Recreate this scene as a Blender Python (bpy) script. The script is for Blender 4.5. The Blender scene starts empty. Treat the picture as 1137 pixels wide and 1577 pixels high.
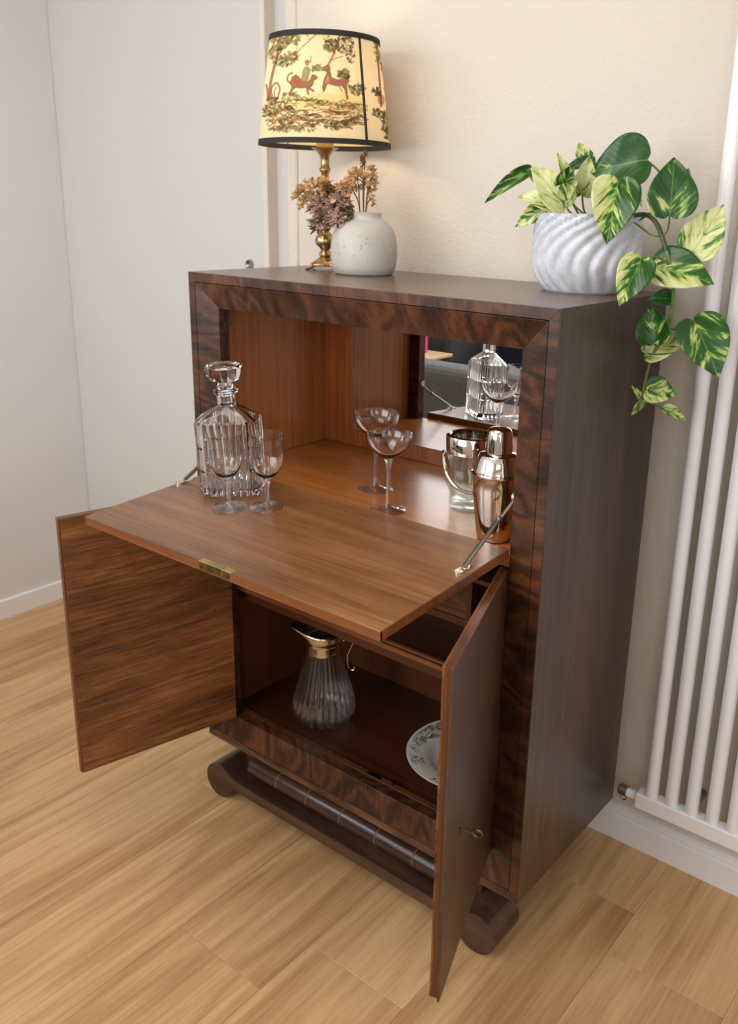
import bpy, bmesh, math, random
import numpy as np
from mathutils import Vector, Matrix
random.seed(7)
PI = math.pi
scene = bpy.context.scene
COL = scene.collection

# ---------------------------------------------------------------- camera
cam_data = bpy.data.cameras.new('camera')
cam = bpy.data.objects.new('camera', cam_data)
COL.objects.link(cam)
cam_data.sensor_fit = 'VERTICAL'
cam_data.sensor_height = 36.0
cam_data.lens = 36.0 * 1363.28 / 1577.0
cam_data.shift_x = -64.46 / 1577.0
cam_data.shift_y = -54.85 / 1577.0
cam_data.clip_start = 0.02
rot = Matrix(((0.7896746, -0.1987384, 0.5804455), (0.6129885, 0.2159859, -0.7599969), (0.0256725, 0.9559567, 0.2923830)))
cam.matrix_world = Matrix.Translation((1.56383, -1.24202, 1.41275)) @ rot.to_4x4()
scene.camera = cam

# ---------------------------------------------------------------- light and exposure
scene.view_settings.view_transform = 'Standard'
scene.view_settings.look = 'None'
scene.view_settings.gamma = 1.0
scene.view_settings.use_curve_mapping = False
scene.view_settings.exposure = 0.40
world = bpy.data.worlds.new('world')
scene.world = world
world.use_nodes = True
world.node_tree.nodes['Background'].inputs[0].default_value = (0.93, 0.96, 1.0, 1)
world.node_tree.nodes['Background'].inputs[1].default_value = 1.0

def area(name, loc, target, sx, sy, power, col):
    d = bpy.data.lights.new(name, 'AREA')
    d.shape = 'RECTANGLE'; d.size = sx; d.size_y = sy; d.energy = power; d.color = col
    o = bpy.data.objects.new(name, d); COL.objects.link(o)
    o.location = loc
    o.rotation_euler = (Vector(target) - Vector(loc)).to_track_quat('-Z', 'Y').to_euler()
    return o
area('window_daylight', (0.05, -2.55, 1.6), (0.45, 0.4, 0.8), 1.7, 1.4, 25, (0.95, 0.97, 1.0))
area('left_window_daylight', (-1.22, -1.55, 1.85), (0.7, 0.1, 0.6), 1.1, 0.8, 13, (0.95, 0.97, 1.0))
area('side_fill_light', (3.30, -0.9, 1.7), (0.4, 0.0, 1.0), 1.3, 1.6, 9, (0.92, 0.96, 1.0))  # added fill from the right, keeps the left wall bright
area('right_fill_light', (2.45, -2.55, 1.5), (1.3, 0.45, 0.5), 1.1, 1.5, 13, (0.94, 0.97, 1.0))  # added fill to brighten the lower right wall, baseboard and radiator
area('ceiling_fill_light', (0.5, -0.75, 2.36), (0.5, -0.75, 0.0), 0.9, 0.9, 10, (1.0, 0.96, 0.91))  # added soft fill from above, there is no lamp fixture

# ---------------------------------------------------------------- helpers
def lin(c):
    return tuple(((v/255.0)/12.92 if v/255.0 <= 0.04045 else ((v/255.0+0.055)/1.055)**2.4) for v in c) + (1.0,)

def tag(o, label=None, cat=None, group=None, kind=None):
    if label: o['label'] = label
    if cat: o['category'] = cat
    if group: o['group'] = group
    if kind: o['kind'] = kind
    return o

def empty(name, loc, label, cat, group=None, rot=(0, 0, 0)):
    o = bpy.data.objects.new(name, None); COL.objects.link(o)
    o.location = loc; o.rotation_euler = rot; o.empty_display_size = 0.05
    return tag(o, label, cat, group)

class MB:
    """collects geometry of one mesh"""
    def __init__(s): s.v = []; s.f = []; s.uv = None
    def add(s, v, f):
        n = len(s.v); s.v += [tuple(p) for p in v]; s.f += [tuple(i+n for i in q) for q in f]; return s
    def box(s, x0, x1, y0, y1, z0, z1):
        return s.add([(x, y, z) for z in (z0, z1) for y in (y0, y1) for x in (x0, x1)],
                     [(0, 2, 3, 1), (4, 5, 7, 6), (0, 1, 5, 4), (2, 6, 7, 3), (0, 4, 6, 2), (1, 3, 7, 5)])
    def prism(s, pts, axis, a0, a1):
        """polygon pts (2D) extruded along axis 'x','y' or 'z'"""
        def P(p, a):
            return {'x': (a, p[0], p[1]), 'y': (p[0], a, p[1]), 'z': (p[0], p[1], a)}[axis]
        n = len(pts)
        v = [P(p, a0) for p in pts] + [P(p, a1) for p in pts]
        f = [(i, (i+1) % n, (i+1) % n+n, i+n) for i in range(n)] + [tuple(range(n))[::-1], tuple(range(n, 2*n))]
        return s.add(v, f)
    def lathe(s, prof, n=48, c=(0, 0, 0), rf=None, cap0=True, cap1=True):
        v = []; f = []
        for r, z in prof:
            for k in range(n):
                t = 2*PI*k/n; rr = r if rf is None else r*rf(t, z)
                v.append((c[0]+rr*math.cos(t), c[1]+rr*math.sin(t), c[2]+z))
        m = len(prof)
        for i in range(m-1):
            for k in range(n):
                k2 = (k+1) % n
                f.append((i*n+k, i*n+k2, (i+1)*n+k2, (i+1)*n+k))
        if cap0: f.append(tuple(range(n))[::-1])
        if cap1: f.append(tuple(range((m-1)*n, m*n)))
        return s.add(v, f)
    def tube(s, pts, r, n=10, cap=True, flat=None):
        P = [Vector(p) for p in pts]; m = len(P)
        R = r if isinstance(r, (list, tuple)) else [r]*m
        v = []; f = []; up = None
        for i in range(m):
            d = (P[min(i+1, m-1)]-P[max(i-1, 0)]).normalized()
            if up is None:
                up = Vector((0, 0, 1)) if abs(d.z) < 0.9 else Vector((1, 0, 0))
            a = d.cross(up).normalized(); b = a.cross(d).normalized(); up = b
            for k in range(n):
                t = 2*PI*k/n
                q = P[i]+a*(R[i]*math.cos(t))+b*(R[i]*math.sin(t)*(flat or 1))
                v.append(tuple(q))
        for i in range(m-1):
            for k in range(n):
                k2 = (k+1) % n
                f.append((i*n+k, i*n+k2, (i+1)*n+k2, (i+1)*n+k))
        if cap: f.append(tuple(range(n))[::-1]); f.append(tuple(range((m-1)*n, m*n)))
        return s.add(v, f)
    def ball(s, c, r, n=12, m=8, sc=(1, 1, 1)):
        v = [(c[0], c[1], c[2]-r*sc[2])]; f = []
        for i in range(1, m):
            p = -PI/2+PI*i/m
            for k in range(n):
                t = 2*PI*k/n
                v.append((c[0]+r*sc[0]*math.cos(p)*math.cos(t), c[1]+r*sc[1]*math.cos(p)*math.sin(t), c[2]+r*sc[2]*math.sin(p)))
        v.append((c[0], c[1], c[2]+r*sc[2]))
        for k in range(n):
            f.append((0, 1+(k+1) % n, 1+k))
            for i in range(m-2):
                a = 1+i*n
                f.append((a+k, a+(k+1) % n, a+n+(k+1) % n, a+n+k))
            a = 1+(m-2)*n
            f.append((a+k, a+(k+1) % n, len(v)-1))
        return s.add(v, f)
    def obj(s, name, mat, parent=None, smooth=False, bevel=0, loc=None, rot=None, off=None, seg=2, angle=35):
        me = bpy.data.meshes.new(name)
        v = s.v if off is None else [(p[0]-off[0], p[1]-off[1], p[2]-off[2]) for p in s.v]
        me.from_pydata(v, [], s.f); me.update()
        bm = bmesh.new(); bm.from_mesh(me); bmesh.ops.recalc_face_normals(bm, faces=bm.faces); bm.to_mesh(me); bm.free()
        me.materials.append(mat)
        o = bpy.data.objects.new(name, me); COL.objects.link(o)
        if smooth:
            me.polygons.foreach_set('use_smooth', [True]*len(me.polygons))
            if angle < 180:
                try: me.set_sharp_from_angle(angle=math.radians(angle))
                except Exception: pass
        if bevel:
            b = o.modifiers.new('bevel', 'BEVEL'); b.width = bevel; b.segments = seg; b.limit_method = 'ANGLE'; b.angle_limit = math.radians(40)
        if parent: o.parent = parent
        if loc: o.location = loc
        if rot: o.rotation_euler = rot
        return o

def spline(pts, n=8):
    P = [Vector(p) for p in pts]; out = []
    for i in range(len(P)-1):
        a = P[max(i-1, 0)]; b = P[i]; c = P[i+1]; d = P[min(i+2, len(P)-1)]
        for k in range(n):
            t = k/n
            out.append(tuple(0.5*((2*b)+(c-a)*t+(2*a-5*b+4*c-d)*t*t+(3*b-a-3*c+d)*t**3)))
    out.append(tuple(P[-1])); return out

# ---------------------------------------------------------------- materials
def new_mat(name):
    m = bpy.data.materials.new(name); m.use_nodes = True
    nt = m.node_tree; return m, nt, nt.nodes['Principled BSDF']
def nd(nt, t, **kw):
    n = nt.nodes.new(t)
    for k, v in kw.items(): setattr(n, k, v)
    return n
def ramp(nt, fac, stops):
    r = nd(nt, 'ShaderNodeValToRGB'); e = r.color_ramp.elements
    while len(e) < len(stops): e.new(0.5)
    for i, (p, c) in enumerate(stops): e[i].position = p; e[i].color = c
    nt.links.new(fac, r.inputs[0]); return r.outputs[0]
def noise(nt, vec, scale, detail=4, rough=.5, dist=0):
    n = nd(nt, 'ShaderNodeTexNoise'); n.inputs['Scale'].default_value = scale; n.inputs['Detail'].default_value = detail
    n.inputs['Roughness'].default_value = rough; n.inputs['Distortion'].default_value = dist
    nt.links.new(vec, n.inputs['Vector']); return n.outputs[0]
def mth(nt, op, a, b=None, clamp=False):
    n = nd(nt, 'ShaderNodeMath', operation=op); n.use_clamp = clamp
    for i, x in enumerate((a, b)):
        if x is None: continue
        if isinstance(x, (int, float)): n.inputs[i].default_value = x
        else: nt.links.new(x, n.inputs[i])
    return n.outputs[0]
def mix(nt, fac, a, b, bt='MIX'):
    n = nd(nt, 'ShaderNodeMix', data_type='RGBA', blend_type=bt)
    for i, x in ((0, fac), (6, a), (7, b)):
        if isinstance(x, (int, float)): n.inputs[i].default_value = x
        elif isinstance(x, tuple): n.inputs[i].default_value = x
        else: nt.links.new(x, n.inputs[i])
    return n.outputs[2]
def bump(nt, h, bs, strength, dist=.001):
    b = nd(nt, 'ShaderNodeBump'); b.inputs['Strength'].default_value = strength; b.inputs['Distance'].default_value = dist
    nt.links.new(h, b.inputs['Height']); nt.links.new(b.outputs[0], bs.inputs['Normal'])

def plain(name, col, rough=.5, metal=0, spec=.5, coat=0, noise_amt=0, nscale=20, bmp=0, bscale=200):
    m, nt, bs = new_mat(name)
    c = lin(col)
    tc = nd(nt, 'ShaderNodeTexCoord')
    if noise_amt:
        f = noise(nt, tc.outputs['Object'], nscale, 5)
        nt.links.new(ramp(nt, f, [(0.3, tuple(x*(1-noise_amt) for x in c[:3])+(1,)), (0.7, tuple(min(1, x*(1+noise_amt)) for x in c[:3])+(1,))]), bs.inputs['Base Color'])
    else: bs.inputs['Base Color'].default_value = c
    bs.inputs['Roughness'].default_value = rough; bs.inputs['Metallic'].default_value = metal
    bs.inputs['Specular IOR Level'].default_value = spec; bs.inputs['Coat Weight'].default_value = coat
    if bmp: bump(nt, noise(nt, tc.outputs['Object'], bscale, 4, .6), bs, bmp)
    return m

def wood(name, axis, dark, mid, light, rough=.35, fig=10, coat=.25, seed=0., across=9., along=1.1, fibre=.5, figamt=.6, rand=False, bstr=.15, coatr=.2, spec=.4, rot=(0, 0, 0), big=0.):
    """veneer / board: grain runs along `axis`, ring figure from contours of stretched noise"""
    m, nt, bs = new_mat(name)
    tc = nd(nt, 'ShaderNodeTexCoord'); vec = tc.outputs['Object']
    r0 = nd(nt, 'ShaderNodeMapping'); r0.inputs['Rotation'].default_value = rot; nt.links.new(vec, r0.inputs[0]); vec = r0.outputs[0]
    off = nd(nt, 'ShaderNodeVectorMath', operation='ADD'); nt.links.new(vec, off.inputs[0]); off.inputs[1].default_value = (seed*3.1, seed*1.7, seed*2.3)
    vec = off.outputs[0]
    if rand:
        oi = nd(nt, 'ShaderNodeObjectInfo'); k = mth(nt, 'MULTIPLY', oi.outputs['Random'], 37.0)
        o2 = nd(nt, 'ShaderNodeVectorMath', operation='ADD'); nt.links.new(vec, o2.inputs[0]); nt.links.new(k, o2.inputs[1]); vec = o2.outputs[0]
    def stretched(a, b):
        mp = nd(nt, 'ShaderNodeMapping'); s = [b, b, b]; s['xyz'.index(axis)] = a
        mp.inputs['Scale'].default_value = s; nt.links.new(vec, mp.inputs[0]); return mp.outputs[0]
    n1 = noise(nt, stretched(along, across), 1.0, 1.5, .4, .35)
    rings = mth(nt, 'SINE', mth(nt, 'MULTIPLY', n1, fig*6.283))
    rings = mth(nt, 'MULTIPLY_ADD', rings, .5); nt.nodes[-1].inputs[2].default_value = .5
    streak = noise(nt, stretched(along*1.5, across*11), 1.0, 4, .65)
    fib = noise(nt, stretched(along*8, across*30), 1.0, 3, .75)
    tone = noise(nt, stretched(along*.8, across*.35), 1.0, 2, .5)
    f = mth(nt, 'ADD', mth(nt, 'MULTIPLY', rings, .32*figamt), mth(nt, 'MULTIPLY', streak, .55))
    f = mth(nt, 'ADD', f, mth(nt, 'MULTIPLY', mth(nt, 'SUBTRACT', fib, .5), fibre*.5))
    f = mth(nt, 'ADD', f, mth(nt, 'MULTIPLY', mth(nt, 'SUBTRACT', tone, .5), .75+big))
    col = ramp(nt, f, [(.12, lin(dark)), (.42, lin(mid)), (.72, lin(light))])
    if rand:
        hv = nd(nt, 'ShaderNodeHueSaturation'); nt.links.new(col, hv.inputs['Color'])
        nt.links.new(mth(nt, 'MULTIPLY_ADD', oi.outputs['Random'], .08), hv.inputs['Value']); nt.nodes[-1].inputs[2].default_value = .96
        col = hv.outputs[0]
    nt.links.new(col, bs.inputs['Base Color'])
    rr = mth(nt, 'MULTIPLY_ADD', fib, .18); nt.nodes[-1].inputs[2].default_value = rough-.09
    nt.links.new(rr, bs.inputs['Roughness'])
    bs.inputs['Specular IOR Level'].default_value = spec
    bs.inputs['Coat Weight'].default_value = coat; bs.inputs['Coat Roughness'].default_value = coatr
    bump(nt, f, bs, bstr, .0008)
    return m

DK = ((30, 17, 10), (70, 41, 25), (106, 64, 38))
W_side = wood('walnut_side_veneer', 'z', (36, 25, 18), (76, 55, 40), (108, 81, 60), fibre=1.4, rough=.38, fig=3, along=.8, across=7, figamt=.35, coat=.35, coatr=.3)
W_top = wood('walnut_top_veneer', 'x', (70, 50, 38), (92, 67, 51), (112, 84, 64), rough=.33, fig=3, figamt=.3, coat=.4, coatr=.25, seed=2)
W_fx = wood('walnut_crossgrain_horizontal', 'x', *DK, rough=.36, fig=7, along=3.0, across=13, figamt=.85, fibre=1.1, seed=4, coat=.12)
W_fz = wood('walnut_crossgrain_vertical', 'z', *DK, rough=.36, fig=7, along=4.0, across=10, figamt=.8, fibre=1.1, seed=6, coat=.12, rot=(0, .25, 0))
W_sx = wood('walnut_edge_horizontal', 'x', (38, 22, 15), (84, 54, 37), (118, 80, 54), rough=.36, fig=7, along=3, across=12, figamt=.9, seed=9)
W_sz = wood('walnut_edge_vertical', 'z', (38, 22, 15), (80, 52, 36), (112, 76, 52), rough=.36, fig=7, along=3, across=12, figamt=.9, seed=11)
W_base = wood('dark_walnut_base', 'x', (38, 25, 18), (66, 44, 32), (92, 64, 46), rough=.36, fig=5, along=1.5, across=8, seed=12, coat=.3)
W_roll = wood('dark_walnut_roller', 'x', (34, 24, 20), (58, 41, 33), (84, 60, 46), rough=.3, fig=4, along=1.5, across=8, seed=14, coat=.5)
W_in = wood('mahogany_interior_upright', 'z', (132, 76, 32), (184, 116, 58), (212, 148, 84), rough=.36, fig=3, along=.9, across=8, figamt=.3, seed=15, coat=.3)
W_back = wood('mahogany_interior_back', 'z', (100, 48, 18), (152, 84, 36), (182, 112, 54), rough=.36, fig=3, along=.9, across=9, figamt=.3, seed=16, coat=.3)
W_deck = wood('mahogany_deck', 'x', (122, 68, 26), (172, 104, 46), (200, 132, 66), rough=.33, fig=3, along=1.0, across=7, figamt=.3, seed=17, coat=.35)
W_lid = wood('mahogany_flap', 'x', (88, 54, 29), (134, 90, 54), (168, 122, 80), rough=.34, fig=3, along=1.6, across=9, figamt=.35, fibre=.9, seed=19, coat=.5, coatr=.22)
W_edge = wood('reddish_solid_edge', 'x', (86, 46, 24), (126, 74, 40), (154, 98, 58), rough=.4, fig=3, along=1.2, across=20, figamt=.4, seed=21)
W_edgez = wood('reddish_solid_edge_upright', 'z', (70, 38, 20), (112, 64, 34), (136, 84, 48), rough=.4, fig=3, along=1.0, across=20, figamt=.4, seed=22)
W_door = wood('oak_door_inside', 'x', (62, 35, 17), (128, 80, 43), (182, 124, 74), rough=.45, fig=5, along=2.4, across=15, figamt=.4, fibre=1.5, seed=24, coat=.1, bstr=.3)
W_doorout = wood('walnut_door_outside', 'z', (44, 28, 19), (82, 57, 41), (116, 84, 60), rough=.36, fig=3, along=.9, across=8, figamt=.3, seed=26, coat=.4, coatr=.3, rot=(0, .6, 0))
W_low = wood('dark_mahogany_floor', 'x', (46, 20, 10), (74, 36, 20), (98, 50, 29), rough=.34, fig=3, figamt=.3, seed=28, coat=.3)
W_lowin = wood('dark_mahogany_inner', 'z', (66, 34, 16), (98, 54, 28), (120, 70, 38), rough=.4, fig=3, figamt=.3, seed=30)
W_floor = wood('light_oak_plank', 'y', (166, 124, 80), (203, 164, 116), (225, 190, 143), rough=.42, fig=6, along=.9, across=6, figamt=.42, fibre=.8, rand=True, coat=0.05, bstr=.06, spec=.35, big=-.25)

def wall_mat(name, col, b=.25, scale=150):
    m, nt, bs = new_mat(name)
    bs.inputs['Base Color'].default_value = lin(col); bs.inputs['Roughness'].default_value = .85
    bs.inputs['Specular IOR Level'].default_value = .2
    tc = nd(nt, 'ShaderNodeTexCoord')
    if b:
        n = noise(nt, tc.outputs['Object'], scale, 3, .55, .8)
        bump(nt, n, bs, b, .0035)
    return m
M_wall = wall_mat('painted_textured_plaster', (215, 206, 194), .45, 85)
M_wall_l = wall_mat('painted_smooth_plaster', (226, 222, 220), .05, 60)
M_leaf = wall_mat('painted_door_leaf', (206, 203, 197), .03, 60)
M_ceil = wall_mat('ceiling_paint', (238, 236, 232), 0)
M_white = plain('white_gloss_paint', (240, 239, 240), .35, coat=.2)
M_rad = plain('radiator_enamel', (240, 240, 242), .28, coat=.5)
M_brass = plain('antique_brass', (186, 162, 116), .3, 1, noise_amt=.35, nscale=60, bmp=.15, bscale=150)
M_lock = plain('lock_brass', (205, 180, 120), .32, 1, noise_amt=.15)
M_steel = plain('polished_steel', (222, 214, 206), .06, 1)
M_iron = plain('dull_grey_steel', (128, 120, 112), .35, 1, noise_amt=.15)
M_darkmetal = plain('dark_hinge_metal', (60, 54, 50), .45, 1)
M_silver = plain('silver_plate', (205, 192, 165), .2, 1, noise_amt=.12, nscale=40)
M_nickel = plain('nickel_valve', (150, 145, 138), .35, 1)
M_black = plain('black_braid_trim', (34, 30, 26), .8, bmp=.3, bscale=500)
M_mirror = plain('mirror_silver', (225, 222, 218), .01, 1)
M_inlay = plain('pale_inlay_line', (140, 92, 62), .4)
M_sofa = plain('charcoal_upholstery', (62, 63, 64), .9, noise_amt=.2, nscale=60, bmp=.3, bscale=300)
M_sofa2 = plain('grey_upholstery_seat', (112, 113, 114), .9, noise_amt=.12, nscale=60, bmp=.3, bscale=300)
M_blue = plain('navy_cushion_cloth', (38, 46, 66), .9, noise_amt=.15)
M_table = wood('pale_birch', 'x', (200, 170, 130), (222, 194, 156), (235, 210, 175), rough=.45, seed=40, figamt=.3)
M_pink = plain('pink_card', (226, 60, 130), .5)
M_card = plain('white_card', (236, 234, 232), .5)
M_cream = plain('cream_candle_tube', (196, 160, 100), .5)
M_soil = plain('potting_soil', (52, 38, 28), .95, noise_amt=.4, nscale=80, bmp=.6, bscale=200)

def glass(name, col=(1, 1, 1), rough=0.0, ior=1.5, clear=1.0):
    m, nt, bs = new_mat(name)
    bs.inputs['Base Color'].default_value = col+(1,)
    bs.inputs['Roughness'].default_value = rough; bs.inputs['IOR'].default_value = ior
    bs.inputs['Transmission Weight'].default_value = 1.0
    tr = nd(nt, 'ShaderNodeBsdfTransparent'); tr.inputs[0].default_value = col+(1,)
    gl = nd(nt, 'ShaderNodeBsdfGlossy'); gl.inputs['Roughness'].default_value = .02; gl.inputs[0].default_value = (1, 1, 1, 1)
    fr = nd(nt, 'ShaderNodeFresnel'); fr.inputs[0].default_value = 1.55
    geo = nd(nt, 'ShaderNodeNewGeometry')
    lw = nd(nt, 'ShaderNodeLayerWeight'); lw.inputs[0].default_value = .32
    fac = mth(nt, 'MAXIMUM', mth(nt, 'MULTIPLY', lw.outputs['Facing'], .55), .06)
    thin = nd(nt, 'ShaderNodeMixShader'); nt.links.new(fac, thin.inputs[0])
    nt.links.new(tr.outputs[0], thin.inputs[1]); nt.links.new(gl.outputs[0], thin.inputs[2])
    m2 = nd(nt, 'ShaderNodeMixShader'); m2.inputs[0].default_value = clear
    nt.links.new(bs.outputs[0], m2.inputs[1]); nt.links.new(thin.outputs[0], m2.inputs[2])
    nt.links.new(m2.outputs[0], nt.nodes['Material Output'].inputs[0])
    return m
G_clear = glass('clear_glass', clear=.0)
G_foot = glass('glass_foot', clear=.6)
G_jug = glass('thin_ribbed_glass', clear=.8)
G_crystal = glass('cut_crystal', (1, 1, 1), 0, 1.5, .0)
G_frost = glass('ground_glass_stopper', (1, 1, 1), .35)
G_green = glass('pale_green_glass', (.93, .97, .94))

# vase: speckled stone
m, nt, bs = new_mat('speckled_stoneware'); M_vase = m
tc = nd(nt, 'ShaderNodeTexCoord')
f = noise(nt, tc.outputs['Object'], 18, 4)
c = ramp(nt, f, [(.3, lin((176, 170, 160))), (.7, lin((194, 188, 179)))])
sp = ramp(nt, noise(nt, tc.outputs['Object'], 130, 2, .5), [(.29, (1, 1, 1, 1)), (.33, (0, 0, 0, 1))])
nt.links.new(mix(nt, mth(nt, 'MULTIPLY', sp, .6), c, lin((130, 115, 100))), bs.inputs['Base Color'])
bs.inputs['Roughness'].default_value = .55
bump(nt, noise(nt, tc.outputs['Object'], 120, 4, .6), bs, .3, .001)
# pot
m, nt, bs = new_mat('whitewashed_ceramic'); M_pot = m
tc = nd(nt, 'ShaderNodeTexCoord')
f = noise(nt, tc.outputs['Object'], 45, 6, .7)
nt.links.new(ramp(nt, f, [(.3, lin((176, 182, 192))), (.55, lin((208, 210, 215)))]), bs.inputs['Base Color'])
bs.inputs['Roughness'].default_value = .6
bump(nt, noise(nt, tc.outputs['Object'], 180, 4, .6), bs, .35, .0012)
# plate transfer print
m, nt, bs = new_mat('transferware_glaze'); M_plate = m
tc = nd(nt, 'ShaderNodeTexCoord'); sx = nd(nt, 'ShaderNodeSeparateXYZ'); nt.links.new(tc.outputs['Object'], sx.inputs[0])
rad = mth(nt, 'SQRT', mth(nt, 'ADD', mth(nt, 'MULTIPLY', sx.outputs[0], sx.outputs[0]), mth(nt, 'MULTIPLY', sx.outputs[1], sx.outputs[1])))
band = mth(nt, 'MULTIPLY', mth(nt, 'GREATER_THAN', rad, .093), mth(nt, 'LESS_THAN', rad, .136))
n1 = noise(nt, tc.outputs['Object'], 26, 2, .5, 1.5)
clus = mth(nt, 'GREATER_THAN', noise(nt, tc.outputs['Object'], 17, 1, .5), .47)
ln = mth(nt, 'LESS_THAN', mth(nt, 'ABSOLUTE', mth(nt, 'SINE', mth(nt, 'MULTIPLY', n1, 34.))), .5)
fill = mth(nt, 'GREATER_THAN', n1, .56)
pat = mth(nt, 'MULTIPLY', mth(nt, 'MULTIPLY', mth(nt, 'MAXIMUM', ln, mth(nt, 'MULTIPLY', fill, .6)), clus), band)
nt.links.new(mix(nt, pat, lin((222, 216, 204)), lin((62, 84, 82))), bs.inputs['Base Color'])
bs.inputs['Roughness'].default_value = .15
# leaves
def leaf_mat(name, bias, side=0.):
    m, nt, bs = new_mat(name)
    uv = nd(nt, 'ShaderNodeUVMap'); s = nd(nt, 'ShaderNodeSeparateXYZ'); nt.links.new(uv.outputs[0], s.inputs[0])
    u = mth(nt, 'SUBTRACT', s.outputs[0], .5); au = mth(nt, 'ABSOLUTE', u)
    p = mth(nt, 'SUBTRACT', s.outputs[1], mth(nt, 'MULTIPLY', au, 1.1))
    oi = nd(nt, 'ShaderNodeObjectInfo')
    cb = nd(nt, 'ShaderNodeCombineXYZ'); nt.links.new(mth(nt, 'MULTIPLY', p, 4.6), cb.inputs[0]); nt.links.new(mth(nt, 'MULTIPLY', u, 2.6), cb.inputs[1])
    nt.links.new(mth(nt, 'MULTIPLY', oi.outputs['Random'], 50.), cb.inputs[2])
    n1 = noise(nt, cb.outputs[0], 1., 3, .6, .4)
    cb2 = nd(nt, 'ShaderNodeCombineXYZ'); nt.links.new(mth(nt, 'MULTIPLY', p, 18.), cb2.inputs[0]); nt.links.new(mth(nt, 'MULTIPLY', u, 7.), cb2.inputs[1])
    nt.links.new(oi.outputs['Random'], cb2.inputs[2])
    n2 = noise(nt, cb2.outputs[0], 1., 2, .5)
    f = mth(nt, 'ADD', n1, bias)
    f = mth(nt, 'ADD', f, mth(nt, 'MULTIPLY', u, side))
    f = mth(nt, 'ADD', f, mth(nt, 'MULTIPLY', mth(nt, 'SUBTRACT', n2, .5), .14))
    col = ramp(nt, f, [(.40, lin((34, 84, 26))), (.50, lin((56, 112, 38))), (.535, lin((140, 172, 78))), (.60, lin((206, 214, 132))), (.70, lin((230, 232, 176)))])
    mid = mth(nt, 'LESS_THAN', au, .012)
    col = mix(nt, mth(nt, 'MULTIPLY', mid, .5), col, lin((130, 170, 80)))
    nt.links.new(col, bs.inputs['Base Color']); bs.inputs['Roughness'].default_value = .32
    bs.inputs['Coat Weight'].default_value = .15
    vein = mth(nt, 'SINE', mth(nt, 'MULTIPLY', p, 48.))
    bump(nt, vein, bs, .12, .0008)
    tr = nd(nt, 'ShaderNodeBsdfTranslucent'); nt.links.new(col, tr.inputs[0])
    mx = nd(nt, 'ShaderNodeMixShader'); mx.inputs[0].default_value = .22
    out = nt.nodes['Material Output']
    nt.links.new(bs.outputs[0], mx.inputs[1]); nt.links.new(tr.outputs[0], mx.inputs[2]); nt.links.new(mx.outputs[0], out.inputs[0])
    return m
LS = .35
LEAFM = [leaf_mat('leaf_green', -.16), leaf_mat('leaf_yellow_green', .06), leaf_mat('leaf_cream', .14), leaf_mat('leaf_half_cream', .02, LS), leaf_mat('leaf_green_streaked', -.05)]
M_stem = plain('vine_stem', (92, 116, 48), .5, noise_amt=.25, nscale=60)
M_stemd = plain('vine_stem_dark', (58, 74, 34), .5, noise_amt=.3, nscale=60)

# ---------------------------------------------------------------- setting
XL, XR, YF, YB, ZC = -1.262, 3.40, -2.62, 0.468, 2.40
fl = MB().box(XL-.1, XR+.1, YF-.1, YB+.1, -.06, -.012).obj('floor', M_table, None); tag(fl, kind='structure')
fl.data.materials.clear(); fl.data.materials.append(plain('floor_underlay', (120, 95, 68), .8))
def plank_mesh(w, l):
    h, c = .012, .0007
    v = []
    for (z, i) in ((-h, 0), (-c, 0), (0, c)):
        v += [(i, i, z), (w-i, i, z), (w-i, l-i, z), (i, l-i, z)]
    f = [(8, 9, 10, 11)]
    for a in (0, 4):
        for k in range(4): f.append((a+k, a+(k+1) % 4, a+4+(k+1) % 4, a+4+k))
    me = bpy.data.meshes.new('plank'); me.from_pydata(v, [], f); me.update(); me.materials.append(W_floor); return me
PW, PL = .2347, 1.285
joint = {0: -.36, 1: -.225, 3: .133, -2: -.03, 2: -1.02, -1: -.80, 4: .30, 5: -.5, -3: -.55, -4: .25, -5: -.2, -6: -.7}
pm = plank_mesh(PW-.0004, PL-.0005); cache = {}
for k in range(-7, 14):
    x0 = .3326+k*PW
    j = joint.get(k, random.uniform(-.6, .4))
    xa, xb = max(x0, XL), min(x0+PW, XR)
    if xb-xa < .01: continue
    y = j-PL*3
    YE = .534 if x0 < -.13 else YB
    while y < YE:
        ya, yb = max(y, YF), min(y+PL, YE)
        if yb-ya > .01:
            if xb-xa > PW-.001 and yb-ya > PL-.001: me = pm
            else: me = plank_mesh(xb-xa-.0004, yb-ya-.0005)
            o = bpy.data.objects.new('plank', me); COL.objects.link(o); o.location = (xa, ya, 0); o.parent = fl
        y += PL

def wallbox(name, b, m): return tag(MB().box(*b).obj(name, m), kind='structure')
wallbox('wall_back', (-.130, XR, YB, YB+.12, 0, ZC), M_wall)
wallbox('wall_left', (XL-.1, XL, YF, .62, 0, ZC), M_wall_l)
wallbox('wall_recess', (XL, -.130, .535, .62, 0, ZC), M_wall_l)
wallbox('wall_right', (XR, XR+.1, YF, YB, 0, ZC), M_wall_l)
wallbox('ceiling', (XL-.1, XR+.1, YF-.1, .62, ZC, ZC+.1), M_ceil)
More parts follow.
